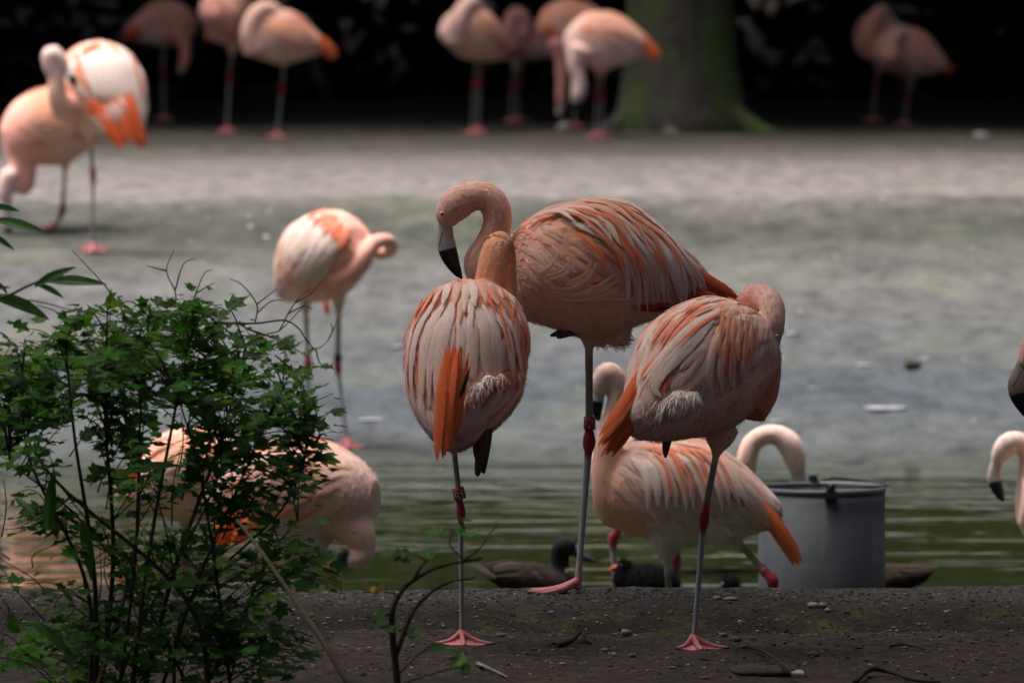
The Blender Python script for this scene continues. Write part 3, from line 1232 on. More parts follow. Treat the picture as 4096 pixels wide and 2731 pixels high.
        for x, a in roots:
            zc = interp([(r[0], (r[1] + r[2]) / 2) for r in TRUNK], x)
            c = self.loc2w(Vector((x, 0, zc)))
            dr_ = self.l * math.sin(a) + self.u * math.cos(a)
            h = self.bvh.ray_cast(c, dr_)
            if h[0] is None:
                continue
            fr = smooth(-0.15, 0.15, x)
            ln = (0.135 - 0.075 * fr) * rnd.uniform(0.8, 1.2) * self.sc * s.get('flen', 1)
            wd = (0.0145 - 0.0060 * fr) * rnd.uniform(0.8, 1.25) * self.sc
            c0 = pick(wpal)
            c1 = lerp(lerp(c0, pick(wpal), 0.5), PALE, 0.3)
            fa = s.get('frontcol')
            if fa:
                c0, c1 = lerp(c0, fa, fr * 0.75), lerp(c1, fa, fr * 0.6)
            k = rnd.uniform(0.9, 1.06)
            c0, c1 = tuple(q * k for q in c0), tuple(q * k for q in c1)
            lay(h[0], ln, wd, -0.001, rnd.uniform(0.0026, 0.0056) * (1 - 0.5 * fr), c0, c1, 0.38, rnd.uniform(-0.25, 0.25), gd, SALMON if rnd.random() < 0.55 else WHITE)
        ob = s.get('orange_at')
        made, tries = 0, 0
        while made < n_nar and tries < n_nar * 30:
            tries += 1
            x = rnd.uniform(-0.09, 0.12)
            a = rnd.uniform(-1, 1) * R(105)
            cl = noise.noise(Vector((x * 14, a * 2.2, s['seed'])))
            if ob:
                if not any(lo <= math.degrees(a) <= hi and xl <= x <= xh for lo, hi, xl, xh in ob) and rnd.random() > 0.06:
                    continue
            elif cl < 0.05:
                continue
            zc = interp([(r[0], (r[1] + r[2]) / 2) for r in TRUNK], x)
            c = self.loc2w(Vector((x, 0, zc)))
            h = self.bvh.ray_cast(c, self.l * math.sin(a) + self.u * math.cos(a))
            if h[0] is None:
                continue
            made += 1
            ln = rnd.uniform(0.07, 0.13) * self.sc
            wd = rnd.uniform(0.0035, 0.0065) * self.sc * (1.0 if hero == 3 else 1.5)
            c0 = pick(opal)
            c1 = lerp(c0, ORANGE, 0.6)
            lay(h[0], ln, wd, 0.001, rnd.uniform(0.0055, 0.008), lerp(c0, PALE, 0.5), c1, 0.4, rnd.uniform(-0.15, 0.15), gd)
        # feathers traced along the photograph, lying on the trunk
        for tr in s.get('traced', []):
            pts_, wpx, c0, c1 = tr[:4]
            lift = tr[4] if len(tr) > 4 else 0.010
            cs = catmull(pts_, 4)
            pp, nn = [], []
            for i, q in enumerate(cs):
                a, b = self.surf(q[0], q[1], lift * (0.5 + 0.5 * i / (len(cs) - 1)))
                pp.append(a)
                nn.append(b)
            g = MB()
            ribbon(g, pp, nn, wpx * 0.5 * self.m, c0, c1, 0.26, prof=(lambda t: math.sin(math.pi * min(1.0, 0.12 + 0.88 * t)) ** 0.7) if len(pts_) == 3 else None, ridge=0.16)
            if solo:
                g.build('feather', M['feather'], self.root)
            else:
                joined.add(g.v, g.f, g.c, g.b)
        # flight and tail feathers: bundles that hang free behind the body
        for (a, b, n, w, c0, c1, sp) in s.get('tail', []):
            A, B = self.pt(a), self.pt(b)
            for i in range(n):
                k = (i / max(1, n - 1) - 0.5) * 2 if n > 1 else 0
                off = Vector((rnd.uniform(-1, 1), rnd.uniform(-1.0, 1.0), rnd.uniform(-1, 1))) * 6 * self.m
                dirv = (B - A).normalized()
                sd = Vector((dirv.z, 0, -dirv.x))
                sd = sd.normalized() if sd.length > 1e-4 else Vector((1, 0, 0))
                st = A + sd * k * sp[0] * self.m + off
                en = B + sd * k * sp[1] * self.m + off + dirv * rnd.uniform(-0.25, 0.05) * (B - A).length * abs(k)
                bow = sp[2] * self.m if len(sp) > 2 else 0
                pp = [st.lerp(en, t / 8) + sd * bow * math.sin(math.pi * t / 8) + Vector((0, -0.004 * i / max(1, n) - 0.006 * math.sin(math.pi * t / 8), 0)) for t in range(9)]
                nn = [(TOCAM + sd * k * 0.5).normalized()] * 9
                cc = rnd.uniform(0.85, 1.12)
                g = MB()
                ribbon(g, pp, nn, w * 0.5 * self.m * rnd.uniform(0.85, 1.15), tuple(q * cc for q in c0), tuple(q * cc for q in c1), 0.03,
                       prof=lambda t: min(1.0, 0.12 + t * 2.6) * (1 - max(0.0, (t - 0.7) / 0.3) ** 2.2 * 0.9))
                if solo:
                    g.build('tail_feather', M['feather'], self.root)
                else:
                    joined.add(g.v, g.f, g.c, g.b)
        if joined.v:
            o = joined.build('plumage', M['feather'], self.root)
            tag(o, kind='stuff')

    def extras(self):
        s = self.s
        for tk in s.get('tuck', []):
            g = MB()
            for pts_ in tk['toes']:
                rs = catmull([(*self.pt(p), p[3] * self.m) for p in pts_], 4)
                g.tube([Vector(r[:3]) for r in rs], [max(0.001, r[3]) for r in rs], tk.get('col', TUCK), 8)
            g.build('tucked_foot', M['skin'], self.root)
        for rg in s.get('rings', []):
            a, b = self.pt(rg['a']), self.pt(rg['b'])      # top and bottom of the band, at the leg's axis
            r = rg['r'] * self.m
            g = MB()
            t = (b - a).normalized()
            ref = Vector((0, 1, 0))
            u = (ref - t * ref.dot(t)).normalized()
            w = t.cross(u)
            N = 20
            v, f = [], []
            for (p, rr) in ((a, r * 0.86), (a, r), (b, r), (b, r * 0.86)):
                for k in range(N):
                    an = 2 * math.pi * k / N
                    v.append(p + (u * math.cos(an) + w * math.sin(an)) * rr)
            for j in range(3):
                for k in range(N):
                    f.append((j * N + k, j * N + (k + 1) % N, (j + 1) * N + (k + 1) % N, (j + 1) * N + k))
            g.add(v, f, rg.get('col', (0.36, 0.03, 0.03)))
            ro = g.build('leg_ring', M['ring'], self.root)
            if rg.get('text'):
                cu = bpy.data.curves.new('t', 'FONT')
                cu.body = rg['text']
                cu.size = 1.0
                cu.align_x = 'CENTER'
                to = bpy.data.objects.new('t', cu)
                C.objects.link(to)
                dg = bpy.context.evaluated_depsgraph_get()
                me = bpy.data.meshes.new_from_object(to.evaluated_get(dg))
                bpy.data.objects.remove(to)
                vs_ = [vv.co.copy() for vv in me.vertices]
                fs_ = [tuple(p.vertices) for p in me.polygons]
                bpy.data.meshes.remove(me)
                x0, x1 = min(p.x for p in vs_), max(p.x for p in vs_)
                y1 = max(p.y for p in vs_)
                Ln = (b - a).length * 0.9
                mid = (a + b) / 2
                up = rg.get('up', True)
                out_v = []
                for p in vs_:
                    k = (p.x - x0) / (x1 - x0) - 0.5
                    h = p.y / y1 - 0.5
                    al = (-t if up else t) * k * Ln            # reading direction along the leg
                    ang = h * rg.get('arc', 1.3) * (-1 if up else 1) + rg.get('turn', 0.0)
                    rad = Vector((0, -1, 0))
                    rad = (rad - t * rad.dot(t)).normalized()
                    sx = t.cross(rad) * -1
                    if sx.x < 0:
                        sx = -sx
                    out_v.append(mid + al + (rad * math.cos(ang) + sx * math.sin(ang)) * (r + 0.0004))
                tmx = MB()
                tmx.add(out_v, fs_, (0.72, 0.66, 0.6))
                tmx.build('lettering', M['ring'], ro, False)


def toes_dir(deg, spread=38, back=0):
    out = []
    for a in (-spread, 0, spread):
        t = R(deg + a)
        out.append((math.cos(t), math.sin(t)))
    return out


def fan(c0, c1, n, w, cols, lift, seed):
    """n feathers traced between a first and a last curve"""
    rnd = random.Random(seed)
    out = []
    for i in range(n):
        t = (i + rnd.uniform(-0.3, 0.3)) / max(1, n - 1)
        cc = rnd.choice(cols)
        e = rnd.uniform(0.85, 1.06)
        pts = [(a[0] + (b[0] - a[0]) * t + rnd.gauss(0, 5), a[1] + (b[1] - a[1]) * t + rnd.gauss(0, 5)) for a, b in zip(c0, c1)]
        q = pts[-2]
        pts[-1] = (q[0] + (pts[-1][0] - q[0]) * e, q[1] + (pts[-1][1] - q[1]) * e)
        out.append((pts, w * rnd.uniform(0.75, 1.25), cc[0], cc[1], lift + rnd.uniform(-0.001, 0.002)))
    return out



BIRDS = []

# A: the tall bird in the centre, side on, bill resting on its neck
BIRDS.append(dict(
    label='tall flamingo side on upon the kerb, bill against its own neck, leg ring HNF',
    seed=1, d=16.98, detail=3, center=(2400, 1080, 0), yaw=180, pitch=0, scale=1.0, nwide=210, nnar=14, droop=0.75, spread=96,
    wpal=[(WHITE, 2), (PALE, 5), ((0.84, 0.50, 0.37), 4)], frontcol=(0.86, 0.47, 0.34), belly=(0.86, 0.51, 0.38), breast=(0.86, 0.43, 0.31), neckcol=((0.86, 0.43, 0.31), (0.88, 0.55, 0.43)), lobes=[(2465, 1325, 0.0, 62, (0.80, 0.54, 0.42)), (2395, 1335, 0, 50, (0.80, 0.5, 0.38))],
    neck=[(2080, 1150, 0, 120), (1975, 1110, -0.02, 98), (1925, 1050, -0.03, 72), (1962, 975, -0.03, 60), (1990, 890, -0.03, 58), (1977, 820, -0.03, 60), (1935, 786, -0.03, 59), (1880, 788, -0.03, 61),
          (1828, 815, -0.03, 69), (1796, 858, -0.03, 58), (1785, 893, -0.03, 38)],
    beak=[(1784, 880, -0.03, 30), (1781, 912, -0.03, 31), (1782, 950, -0.03, 35), (1787, 985, -0.03, 38), (1797, 1020, -0.03, 36), (1812, 1055, -0.03, 29), (1832, 1092, -0.03, 17), (1848, 1114, -0.03, 4)],
    black=0.46, gape=[(1772, 925, -0.052), (1764, 950, -0.052), (1757, 985, -0.052)], eye=(1768, 855, -0.060, 9), beakcol=(0.60, 0.49, 0.45),
    legs=[[(2356, 1345, 0), (2357, 1765, -0.005), (2310, 2365, -0.02)]], legr=17, ground=KERB_TOP, thigh=60, toes=[(-0.98, -0.75), (-1.12, -0.2), (-0.95, 0.35)], toelen=0.105, jointlen=55,
    tuck=[dict(toes=[[(2330, 1300, -0.02, 18), (2270, 1318, -0.03, 15), (2225, 1335, -0.03, 12), (2203, 1342, -0.03, 6)], [(2340, 1320, -0.04, 17), (2285, 1332, -0.05, 14), (2240, 1346, -0.05, 10), (2228, 1348, -0.05, 5)]])],
    rings=[dict(a=(2359, 1666, -0.004), b=(2358, 1717, -0.004), r=24, text='HNF', up=True, turn=0.0, arc=1.5)],
    tail=[((2660, 1050, -0.01), (2950, 1200, -0.01), 9, 34, ORANGE, (0.72, 0.13, 0.04), (34, 16, -8)), ((2600, 1150, -0.05), (2900, 1212, -0.02), 9, 30, (0.70, 0.11, 0.035), (0.6, 0.09, 0.03), (44, 18)),
          ((2480, 1200, -0.085), (2700, 1232, -0.06), 5, 22, RED, RED, (22, 12)), ((2700, 1120, 0.02), (2952, 1200, 0.01), 2, 20, (0.05, 0.02, 0.02), BLACK, (8, 5)),
          ((2520, 1236, -0.08), (2740, 1240, -0.06), 1, 10, BLACK, BLACK, (0, 0))],
    traced=[(p, w, (0.84, 0.52, 0.39), lerp(PALE, WHITE, 0.5), 0.016) for p, w in
            [([(2185, 1105), (2256, 1080), (2298, 1022)], 15), ([(2195, 1118), (2262, 1096), (2312, 1046)], 14), ([(2270, 1132), (2342, 1092), (2366, 1026)], 16), ([(2262, 1142), (2345, 1110), (2384, 1046)], 15),
             ([(2300, 1170), (2380, 1144), (2462, 1086)], 15), ([(2310, 1180), (2392, 1162), (2470, 1112)], 14), ([(2350, 1192), (2415, 1178), (2470, 1140)], 14), ([(2380, 1198), (2470, 1192), (2556, 1182)], 14), ([(2400, 1208), (2480, 1206), (2550, 1200)], 12),
             ([(2200, 1145), (2290, 1146), (2356, 1108)], 15), ([(2150, 1095), (2208, 1066), (2246, 1004)], 14), ([(2210, 1165), (2300, 1170), (2380, 1150)], 14), ([(2240, 1190), (2320, 1196), (2400, 1184)], 13)]]
    + [(p, w, (0.66, 0.10, 0.05), (0.66, 0.10, 0.05), 0.0105) for p, w in [([(2258, 1030), (2268, 1046), (2282, 1054)], 14), ([(2222, 1086), (2240, 1082), (2262, 1072)], 11), ([(2300, 1092), (2316, 1092), (2334, 1084)], 13), ([(2364, 1128), (2384, 1130), (2404, 1122)], 15)]]
    + fan([(2290, 905), (2420, 960), (2495, 1080), (2505, 1235)], [(2590, 880), (2720, 990), (2815, 1100), (2850, 1195)], 15, 40, [(PALE, WHITE), ((0.80, 0.50, 0.36), PALE), (WHITE, WHITE)], 0.010, 5)
    + fan([(2200, 850), (2290, 850), (2390, 905), (2440, 985)], [(2430, 815), (2560, 870), (2680, 970), (2760, 1070)], 8, 34, [(PALE, WHITE), ((0.80, 0.46, 0.30), PALE)], 0.013, 6)
    + fan([(2110, 905), (2170, 865), (2250, 865), (2310, 905)], [(2330, 805), (2430, 815), (2530, 850), (2610, 920)], 6, 30, [(PALE, WHITE), ((0.80, 0.42, 0.26), (0.80, 0.5, 0.36))], 0.015, 7)
    + fan([(2310, 935), (2370, 965), (2415, 1030), (2425, 1095)], [(2560, 880), (2650, 960), (2700, 1050), (2720, 1130)], 7, 17, [((0.82, 0.3, 0.13), ORANGE), (ORANGE, ORANGE)], 0.017, 8)
    + fan([(2130, 905), (2210, 862), (2320, 880), (2395, 950)], [(2380, 812), (2470, 835), (2560, 890), (2630, 960)], 6, 15, [((0.82, 0.3, 0.13), ORANGE), (SALMON, ORANGE)], 0.018, 9)))

# B: seen from behind, neck folded over its front
BIRDS.append(dict(
    label='flamingo seen from behind on the soil, round white back, orange tail hanging, red ring KGF',
    seed=2, d=16.29, detail=3, center=(1864, 1462, 0), yaw=80, pitch=33, scale=1.0, ly=0.98, nwide=200, nnar=60, droop=0.15, spread=98,
    wpal=[(WHITE, 8), (PALE, 2)], belly=(0.82, 0.48, 0.35), breast=SALMON, neckcol=((0.80, 0.36, 0.20), (0.80, 0.40, 0.24)),
    orange_at=[(34, 92, -0.06, 0.14), (-100, -38, -0.06, 0.14), (5, 30, 0.06, 0.13)],
    neck=[(1935, 1330, 0.10, 70), (1955, 1190, 0.10, 66), (1972, 1060, 0.10, 62), (1988, 990, 0.115, 56), (2008, 978, 0.16, 48), (2026, 1040, 0.21, 40), (2028, 1150, 0.22, 40), (2020, 1250, 0.2, 36)],
    lobes=[(1885, 1592, -0.165, 22, PALE), (1915, 1556, -0.165, 28, WHITE), (1955, 1528, -0.155, 30, WHITE), (2000, 1520, -0.135, 28, PALE), (2058, 1505, -0.065, 38, PALE)],
    legs=[[(1812, 1760, 0.02), (1843, 2045, 0.0), (1847, 2583, 0.0)]], legr=13, thigh=40, toes=[(0.95, -0.28), (0.1, -0.75), (-0.75, -0.1)], toelen=0.068, jointlen=48,
    rings=[dict(a=(1830, 1950, -0.002), b=(1842, 1996, -0.002), r=25, text='KGF', up=False, turn=-0.1, arc=1.5, col=(0.30, 0.035, 0.02))],
    tuck=[dict(toes=[[(1925, 1610, -0.10, 24), (1930, 1700, -0.11, 26), (1925, 1790, -0.11, 24), (1912, 1880, -0.11, 15), (1910, 1902, -0.11, 7)], [(1945, 1640, -0.09, 20), (1950, 1730, -0.1, 20), (1942, 1810, -0.1, 17), (1934, 1890, -0.1, 8)],
                     [(1905, 1730, -0.11, 16), (1908, 1800, -0.11, 18), (1914, 1850, -0.11, 10)]])],
    tail=[((1818, 1385, -0.165), (1776, 1830, -0.225), 6, 44, ORANGE, (0.74, 0.15, 0.045), (30, 24, 6)), ((1850, 1405, -0.17), (1800, 1750, -0.215), 3, 34, (0.8, 0.16, 0.04), (0.7, 0.12, 0.04), (20, 14)),
          ((1880, 1470, -0.20), (1838, 1600, -0.205), 1, 14, BLACK, BLACK, (0, 0))],
    traced=[([(x0, y0), (x1, 1330), (x2, 1470), (x3, yb)], w, WHITE, lerp(WHITE, PALE, 0.8), 0.010 + 0.0012 * (k % 3)) for k, (x0, y0, x1, x2, x3, yb, w) in enumerate(
            [(1700, 1240, 1655, 1640, 1648, 1560, 34), (1740, 1215, 1680, 1660, 1668, 1610, 44), (1775, 1230, 1725, 1703, 1705, 1650, 50), (1815, 1215, 1780, 1762, 1752, 1590, 58), (1790, 1260, 1752, 1730, 1730, 1620, 40), (1845, 1260, 1848, 1832, 1808, 1430, 44),
             (1862, 1300, 1866, 1850, 1838, 1450, 40), (1882, 1270, 1888, 1884, 1888, 1520, 54), (1908, 1240, 1935, 1940, 1930, 1500, 54), (1932, 1225, 1975, 1988, 1985, 1520, 46), (1918, 1300, 1958, 1966, 1960, 1530, 38), (1952, 1235, 2015, 2035, 2030, 1510, 42), (1975, 1225, 2045, 2070, 2066, 1500, 36)])]
    + [([(x, y), (x + dx * 0.5, y + 40), (x + dx, y + L)], w, c, lerp(c, PALE, 0.4), 0.014) for x, y, dx, L, w, c in
       [(1800, 1145, -22, 90, 34, WHITE), (1835, 1140, -10, 100, 36, PALE), (1862, 1150, -4, 120, 34, WHITE), (1890, 1145, 8, 100, 36, WHITE), (1918, 1140, 18, 95, 34, PALE), (1775, 1155, -34, 90, 30, PALE), (1850, 1200, -14, 110, 30, PALE), (1880, 1205, 6, 110, 30, WHITE), (1945, 1150, 30, 90, 30, SALMON), (1745, 1175, -40, 90, 26, SALMON)]]
    + [([(1690, 1200), (1650, 1290), (1628, 1390), (1622, 1480)], 20, ORANGE, RED, 0.012), ([(1730, 1180), (1680, 1250), (1645, 1340), (1632, 1420)], 24, (0.8, 0.3, 0.13), ORANGE, 0.012), ([(1760, 1165), (1705, 1240), (1665, 1330)], 20, ORANGE, ORANGE, 0.013),
       ([(1940, 1160), (1985, 1240), (2010, 1330), (2030, 1420)], 18, ORANGE, ORANGE, 0.014), ([(1960, 1155), (2020, 1240), (2060, 1340), (2085, 1440)], 18, ORANGE, RED, 0.014), ([(1990, 1155), (2050, 1240), (2085, 1330), (2100, 1430)], 18, ORANGE, ORANGE, 0.014),
       ([(1920, 1150), (1950, 1210), (1965, 1270)], 22, ORANGE, ORANGE, 0.014)]))

# C: three-quarter back view, head tucked behind its shoulder
BIRDS.append(dict(
    label='flamingo in three-quarter back view on the soil, head dipped behind its far shoulder',
    seed=3, d=16.2, detail=3, center=(2786, 1490, 0), yaw=42, pitch=22, scale=0.925, nwide=220, nnar=16, droop=0.55, spread=94,
    wpal=[(WHITE, 8), (PALE, 3)], belly=(0.87, 0.54, 0.41), breast=(0.85, 0.45, 0.31), neckcol=((0.74, 0.24, 0.13), (0.80, 0.56, 0.47)),
    orange_at=[(-75, -30, 0.02, 0.13), (-25, 5, -0.02, 0.1)],
    neck=[(3000, 1640, 0.06, 75), (3050, 1560, 0.08, 66), (3072, 1440, 0.10, 52), (3040, 1320, 0.15, 48), (3000, 1240, 0.15, 50), (3004, 1196, 0.14, 52), (3046, 1188, 0.11, 52), (3086, 1222, 0.07, 50), (3096, 1285, 0.05, 46), (3103, 1340, 0.05, 32)],
    beak=[(3103, 1335, 0.05, 28), (3100, 1368, 0.07, 22), (3088, 1400, 0.10, 20), (3070, 1440, 0.13, 8)], black=0.6, eye=(3107, 1343, 0.022, 6),
    lobes=[(2715, 1610, -0.125, 54, WHITE), (2665, 1628, -0.125, 42, WHITE), (2760, 1600, -0.12, 46, WHITE), (2610, 1625, -0.11, 34, PALE)],
    legs=[[(2872, 1780, 0.03), (2815, 2072, 0.0), (2775, 2608, 0.0)]], legr=15, thigh=74, toes=[(1.0, -0.1), (0.25, -0.75), (-0.5, -0.2)], toelen=0.07, jointlen=52,
    tuck=[dict(toes=[[(2670, 1700, -0.06, 24), (2668, 1760, -0.06, 20), (2662, 1805, -0.06, 13), (2662, 1828, -0.06, 6)]])],
    tail=[((2640, 1435, -0.07), (2412, 1785, -0.15), 9, 42, ORANGE, (0.66, 0.14, 0.05), (52, 34, -14)), ((2600, 1530, -0.085), (2428, 1825, -0.145), 4, 30, (0.68, 0.15, 0.05), RED, (30, 20, -8)),
          ((2590, 1600, -0.1), (2508, 1640, -0.11), 2, 20, (0.05, 0.02, 0.02), BLACK, (8, 8))],
    traced=[([(2880 - i * 14, 1245 + i * 20), (2760 - i * 14, 1320 + i * 28), (2650 - i * 5, 1440 + i * 22), (2570 + i * 15, 1530 + i * 12)], 40, WHITE, lerp(WHITE, PALE, 0.4), 0.011) for i in range(6)]
    + [([(2900 + i * 34, 1300 + i * 6), (2850 + i * 40, 1400 + i * 6), (2830 + i * 44, 1500), (2840 + i * 42, 1590 - i * 14)], 34, WHITE, PALE, 0.011) for i in range(4)]
    + [([(2890 + i * 22, 1258 + i * 4), (2876 + i * 24, 1330 + i * 6), (2868 + i * 24, 1400 + i * 8), (2866 + i * 24, 1440 + (i % 3) * 40)], 15, (0.82, 0.30, 0.14), ORANGE, 0.016) for i in range(6)]
    + [([(2850, 1235), (2790, 1265), (2742, 1310)], 18, (0.8, 0.3, 0.14), ORANGE, 0.015), ([(2880, 1262), (2790, 1320), (2700, 1405)], 17, ORANGE, ORANGE, 0.015), ([(2830, 1230), (2775, 1250), (2735, 1275)], 15, ORANGE, ORANGE, 0.015),
       ([(2640, 1440), (2600, 1480), (2570, 1520)], 46, ORANGE, ORANGE, 0.008), ([(2668, 1500), (2668, 1540), (2660, 1570)], 22, RED, RED, 0.009)]))

# D: sunlit bird on the mud, preening, neck looped out to the side
BIRDS.append(dict(
    label='sunlit flamingo preening on the mud, neck looped out sideways, standing on two legs',
    seed=4, d=25.74, detail=2, solo=False, center=(1278, 1040, 0), yaw=-48, pitch=24, scale=0.97, ly=1.04, nwide=170, nnar=22, droop=0.55, flen=1.2,
    wpal=[(WHITE, 5), ((0.87, 0.56, 0.44), 4)], belly=PALE, breast=PINK, neckcol=(PINK, (0.8, 0.5, 0.42)), orange_at=[(20, 70, 0.0, 0.12)],
    neck=[(1350, 1110, -0.12, 58), (1405, 1085, -0.14, 48), (1445, 1030, -0.14, 40), (1478, 985, -0.11, 34), (1520, 964, -0.06, 30), (1556, 968, -0.01, 29), (1562, 998, 0.05, 29), (1520, 1010, 0.08, 29), (1460, 985, 0.06, 33), (1425, 975, 0.02, 27)],
    beak=[(1430, 976, 0.02, 20), (1405, 985, -0.02, 18), (1385, 1010, -0.05, 10)], black=0.7,
    legs=[[(1222, 1225, 0), (1232, 1455, 0), (1230, 1775, 0.1)], [(1355, 1215, -0.05), (1350, 1462, -0.05), (1388, 1765, -0.05)]], legr=11, thigh=34, toes=toes_dir(-80, 60), toelen=0.065, jointlen=40,
    rings=[dict(a=(1352, 1415, -0.05), b=(1351, 1445, -0.05), r=16, col=(0.03, 0.02, 0.02))],
    tail=[((1300, 1180, 0.2), (1308, 1265, 0.2), 3, 16, ORANGE, ORANGE, (10, 6))],
    traced=fan([(1270, 862), (1210, 890), (1165, 950), (1140, 1030)], [(1370, 905), (1330, 980), (1280, 1060), (1225, 1120)], 13, 44, [(WHITE, WHITE), (WHITE, (0.86, 0.6, 0.48))], 0.010, 31)
    + fan([(1160, 1000), (1140, 1050), (1140, 1100), (1160, 1150)], [(1330, 1030), (1290, 1090), (1260, 1140), (1240, 1190)], 8, 40, [((0.86, 0.6, 0.48), PINK), (WHITE, PINK)], 0.008, 33)
    + fan([(1310, 850), (1270, 865), (1230, 890)], [(1395, 920), (1380, 960), (1360, 1000)], 9, 22, [(ORANGE, ORANGE), (SALMON, ORANGE)], 0.014, 32)))

# E and F: the pair on the far bank at the mossy step
BIRDS.append(dict(
    label='salmon flamingo feeding beside the white preening one, neck hooked downwards',
    seed=5, d=31.3, detail=1, center=(225, 505, 0), yaw=200, pitch=-12, scale=1.06, nwide=40, nnar=4, belly=(0.80, 0.46, 0.34), breast=PINK, wpal=[(PALE, 2), (PINK, 5)], neckcol=(PINK, (0.82, 0.62, 0.56)), opal=[(PINK, 1)],
    neck=[(110, 560, -0.05, 90), (92, 650, -0.06, 62), (100, 715, -0.07, 44), (98, 748, -0.07, 34), (72, 745, -0.08, 30), (50, 715, -0.09, 34), (40, 700, -0.1, 37), (26, 740, -0.1, 36), (20, 790, -0.1, 30)],
    beak=[(22, 800, -0.1, 26), (20, 850, -0.1, 26), (24, 900, -0.1, 25), (38, 945, -0.1, 16), (52, 975, -0.1, 5)], black=0.6,
    legs=[[(262, 655, 0), (250, 845, 0), (225, 1050, 0)]], legr=10, thigh=34, toes=toes_dir(190, 45), jointlen=36))
BIRDS.append(dict(
    label='white-backed flamingo with bright orange wing tips preening on the far bank',
    seed=6, d=30.4, detail=2, solo=False, center=(425, 365, 0), yaw=128, pitch=28, scale=1.12, nwide=120, nnar=14, droop=0.5, wpal=[(WHITE, 4), ((0.88, 0.80, 0.76), 9)], belly=(0.78, 0.55, 0.45), breast=SALMON, neckcol=((0.75, 0.38, 0.27), (0.83, 0.66, 0.6)),
    neck=[(300, 440, -0.04, 62), (250, 425, -0.1, 48), (228, 380, -0.12, 38), (224, 310, -0.12, 34), (205, 262, -0.12, 36), (207, 220, -0.12, 40), (232, 238, -0.12, 36), (252, 268, -0.12, 26)],
    beak=[(250, 266, -0.12, 22), (272, 290, -0.13, 21), (290, 318, -0.14, 18), (298, 350, -0.14, 6)], black=0.55,
    legs=[[(360, 545, 0), (372, 700, 0), (370, 1005, 0)]], legr=9, thigh=34, toes=toes_dir(-80, 60), jointlen=36,
    tail=[((440, 400, -0.20), (520, 580, -0.23), 16, 20, ORANGE, ORANGE, (84, 60, 0)), ((340, 400, -0.19), (470, 520, -0.21), 7, 18, (0.72, 0.13, 0.04), ORANGE, (26, 24)), ((500, 400, -0.18), (580, 590, -0.2), 5, 26, ORANGE, (0.78, 0.2, 0.06), (34, 16)), ((420, 420, -0.21), (480, 500, -0.22), 7, 18, (0.86, 0.7, 0.63), WHITE, (66, 54))],
    traced=[([(330 + i * 30, 200 + abs(i - 3) * 8), (350 + i * 28, 270), (380 + i * 26, 350), (400 + i * 26, 400 + i * 9)], 40, WHITE, WHITE, 0.012) for i in range(7)]
    + [([(400, 185), (365, 195), (330, 230)], 26, ORANGE, ORANGE, 0.014)]))

# birds in the shade of the far wood
def bg(label, seed, d, center, yaw, pitch, neck, legs, tail=None, scale=1.0, beak=None, wpal=None, neckcol=(PINK, PINK), belly=PALE, breast=PINK, **kw):
    x = dict(label=label, seed=seed, d=d, detail=1, center=center, yaw=yaw, pitch=pitch, neck=neck, legs=legs, tail=tail or [], scale=scale, beak=beak, wpal=wpal or [(PALE, 4), (PINK, 5)],
             neckcol=neckcol, belly=belly, breast=breast, legr=7, thigh=26, jointlen=26, nnar=9, opal=[(SALMON, 3), ((0.84, 0.30, 0.14), 2)], toes=toes_dir(-90, 50), group='flamingos resting in the shade of the far wood')
    x.update(kw)
    BIRDS.append(x)


bg('dark salmon flamingo at the wood edge with its neck hanging straight down', 7, 46.0, (645, 100, 0), 10, 6,
   [(705, 130, -0.05, 45), (735, 170, -0.06, 30), (742, 215, -0.06, 22), (738, 250, -0.06, 22), (728, 275, -0.06, 16)], [[(655, 180, 0), (652, 290, 0), (655, 440, 0)]],
   [((560, 110, -0.1), (505, 160, -0.1), 4, 22, ORANGE, RED, (16, 12))], 0.95, [(730, 270, -0.06, 14), (722, 292, -0.06, 12), (715, 305, -0.06, 4)], breast=SALMON, neckcol=(SALMON, SALMON))
bg('pink flamingo facing out of the wood, standing on one banded leg', 8, 42.9, (912, 75, 0), -110, 25,
   [(935, 110, -0.14, 42), (930, 60, -0.18, 40), (900, 10, -0.16, 36), (870, 0, -0.1, 34)], [[(928, 205, 0), (918, 305, 0), (908, 520, 0)]], [((840, 110, 0.1), (828, 165, 0.1), 3, 20, ORANGE, RED, (10, 8))], 1.02, wpal=[(PINK, 5), (PALE, 3)], breast=(0.80, 0.34, 0.27), neckcol=((0.8, 0.36, 0.28), PINK))
bg('pale flamingo resting side on with head laid on its back and orange tail tip', 9, 41.6, (1130, 150, 0), 172, 5,
   [(1020, 200, -0.06, 52), (1000, 140, -0.08, 40), (1010, 80, -0.08, 34), (1045, 40, -0.06, 32), (1085, 40, -0.04, 32), (1110, 70, -0.04, 30)], [[(1135, 250, 0), (1128, 355, 0), (1108, 556, 0)]],
   [((1270, 160, -0.05), (1350, 230, -0.06), 8, 18, ORANGE, (0.78, 0.19, 0.06), (26, 18))], 1.0, wpal=[(PINK, 3), (PALE, 4), (SALMON, 2)], belly=(0.84, 0.57, 0.47), breast=PALE, neckcol=(PALE, PALE))
bg('pale flamingo with its head tucked in, standing on two banded legs', 10, 42.6, (1905, 145, 0), 205, 22,
   [(1830, 170, -0.1, 48), (1835, 90, -0.12, 42), (1860, 30, -0.1, 34), (1890, 15, -0.05, 32), (1915, 40, 0, 30)], [[(1908, 228, 0), (1896, 335, 0), (1888, 530, 0)], [(1928, 226, 0.1), (1920, 335, 0.1), (1912, 528, 0.1)]],
   [((1975, 190, 0.1), (2035, 225, 0.1), 4, 20, ORANGE, ORANGE, (12, 10))], 0.96, wpal=[(PALE, 4), (PINK, 4)], breast=(0.84, 0.50, 0.42), neckcol=((0.84, 0.50, 0.42), PALE))
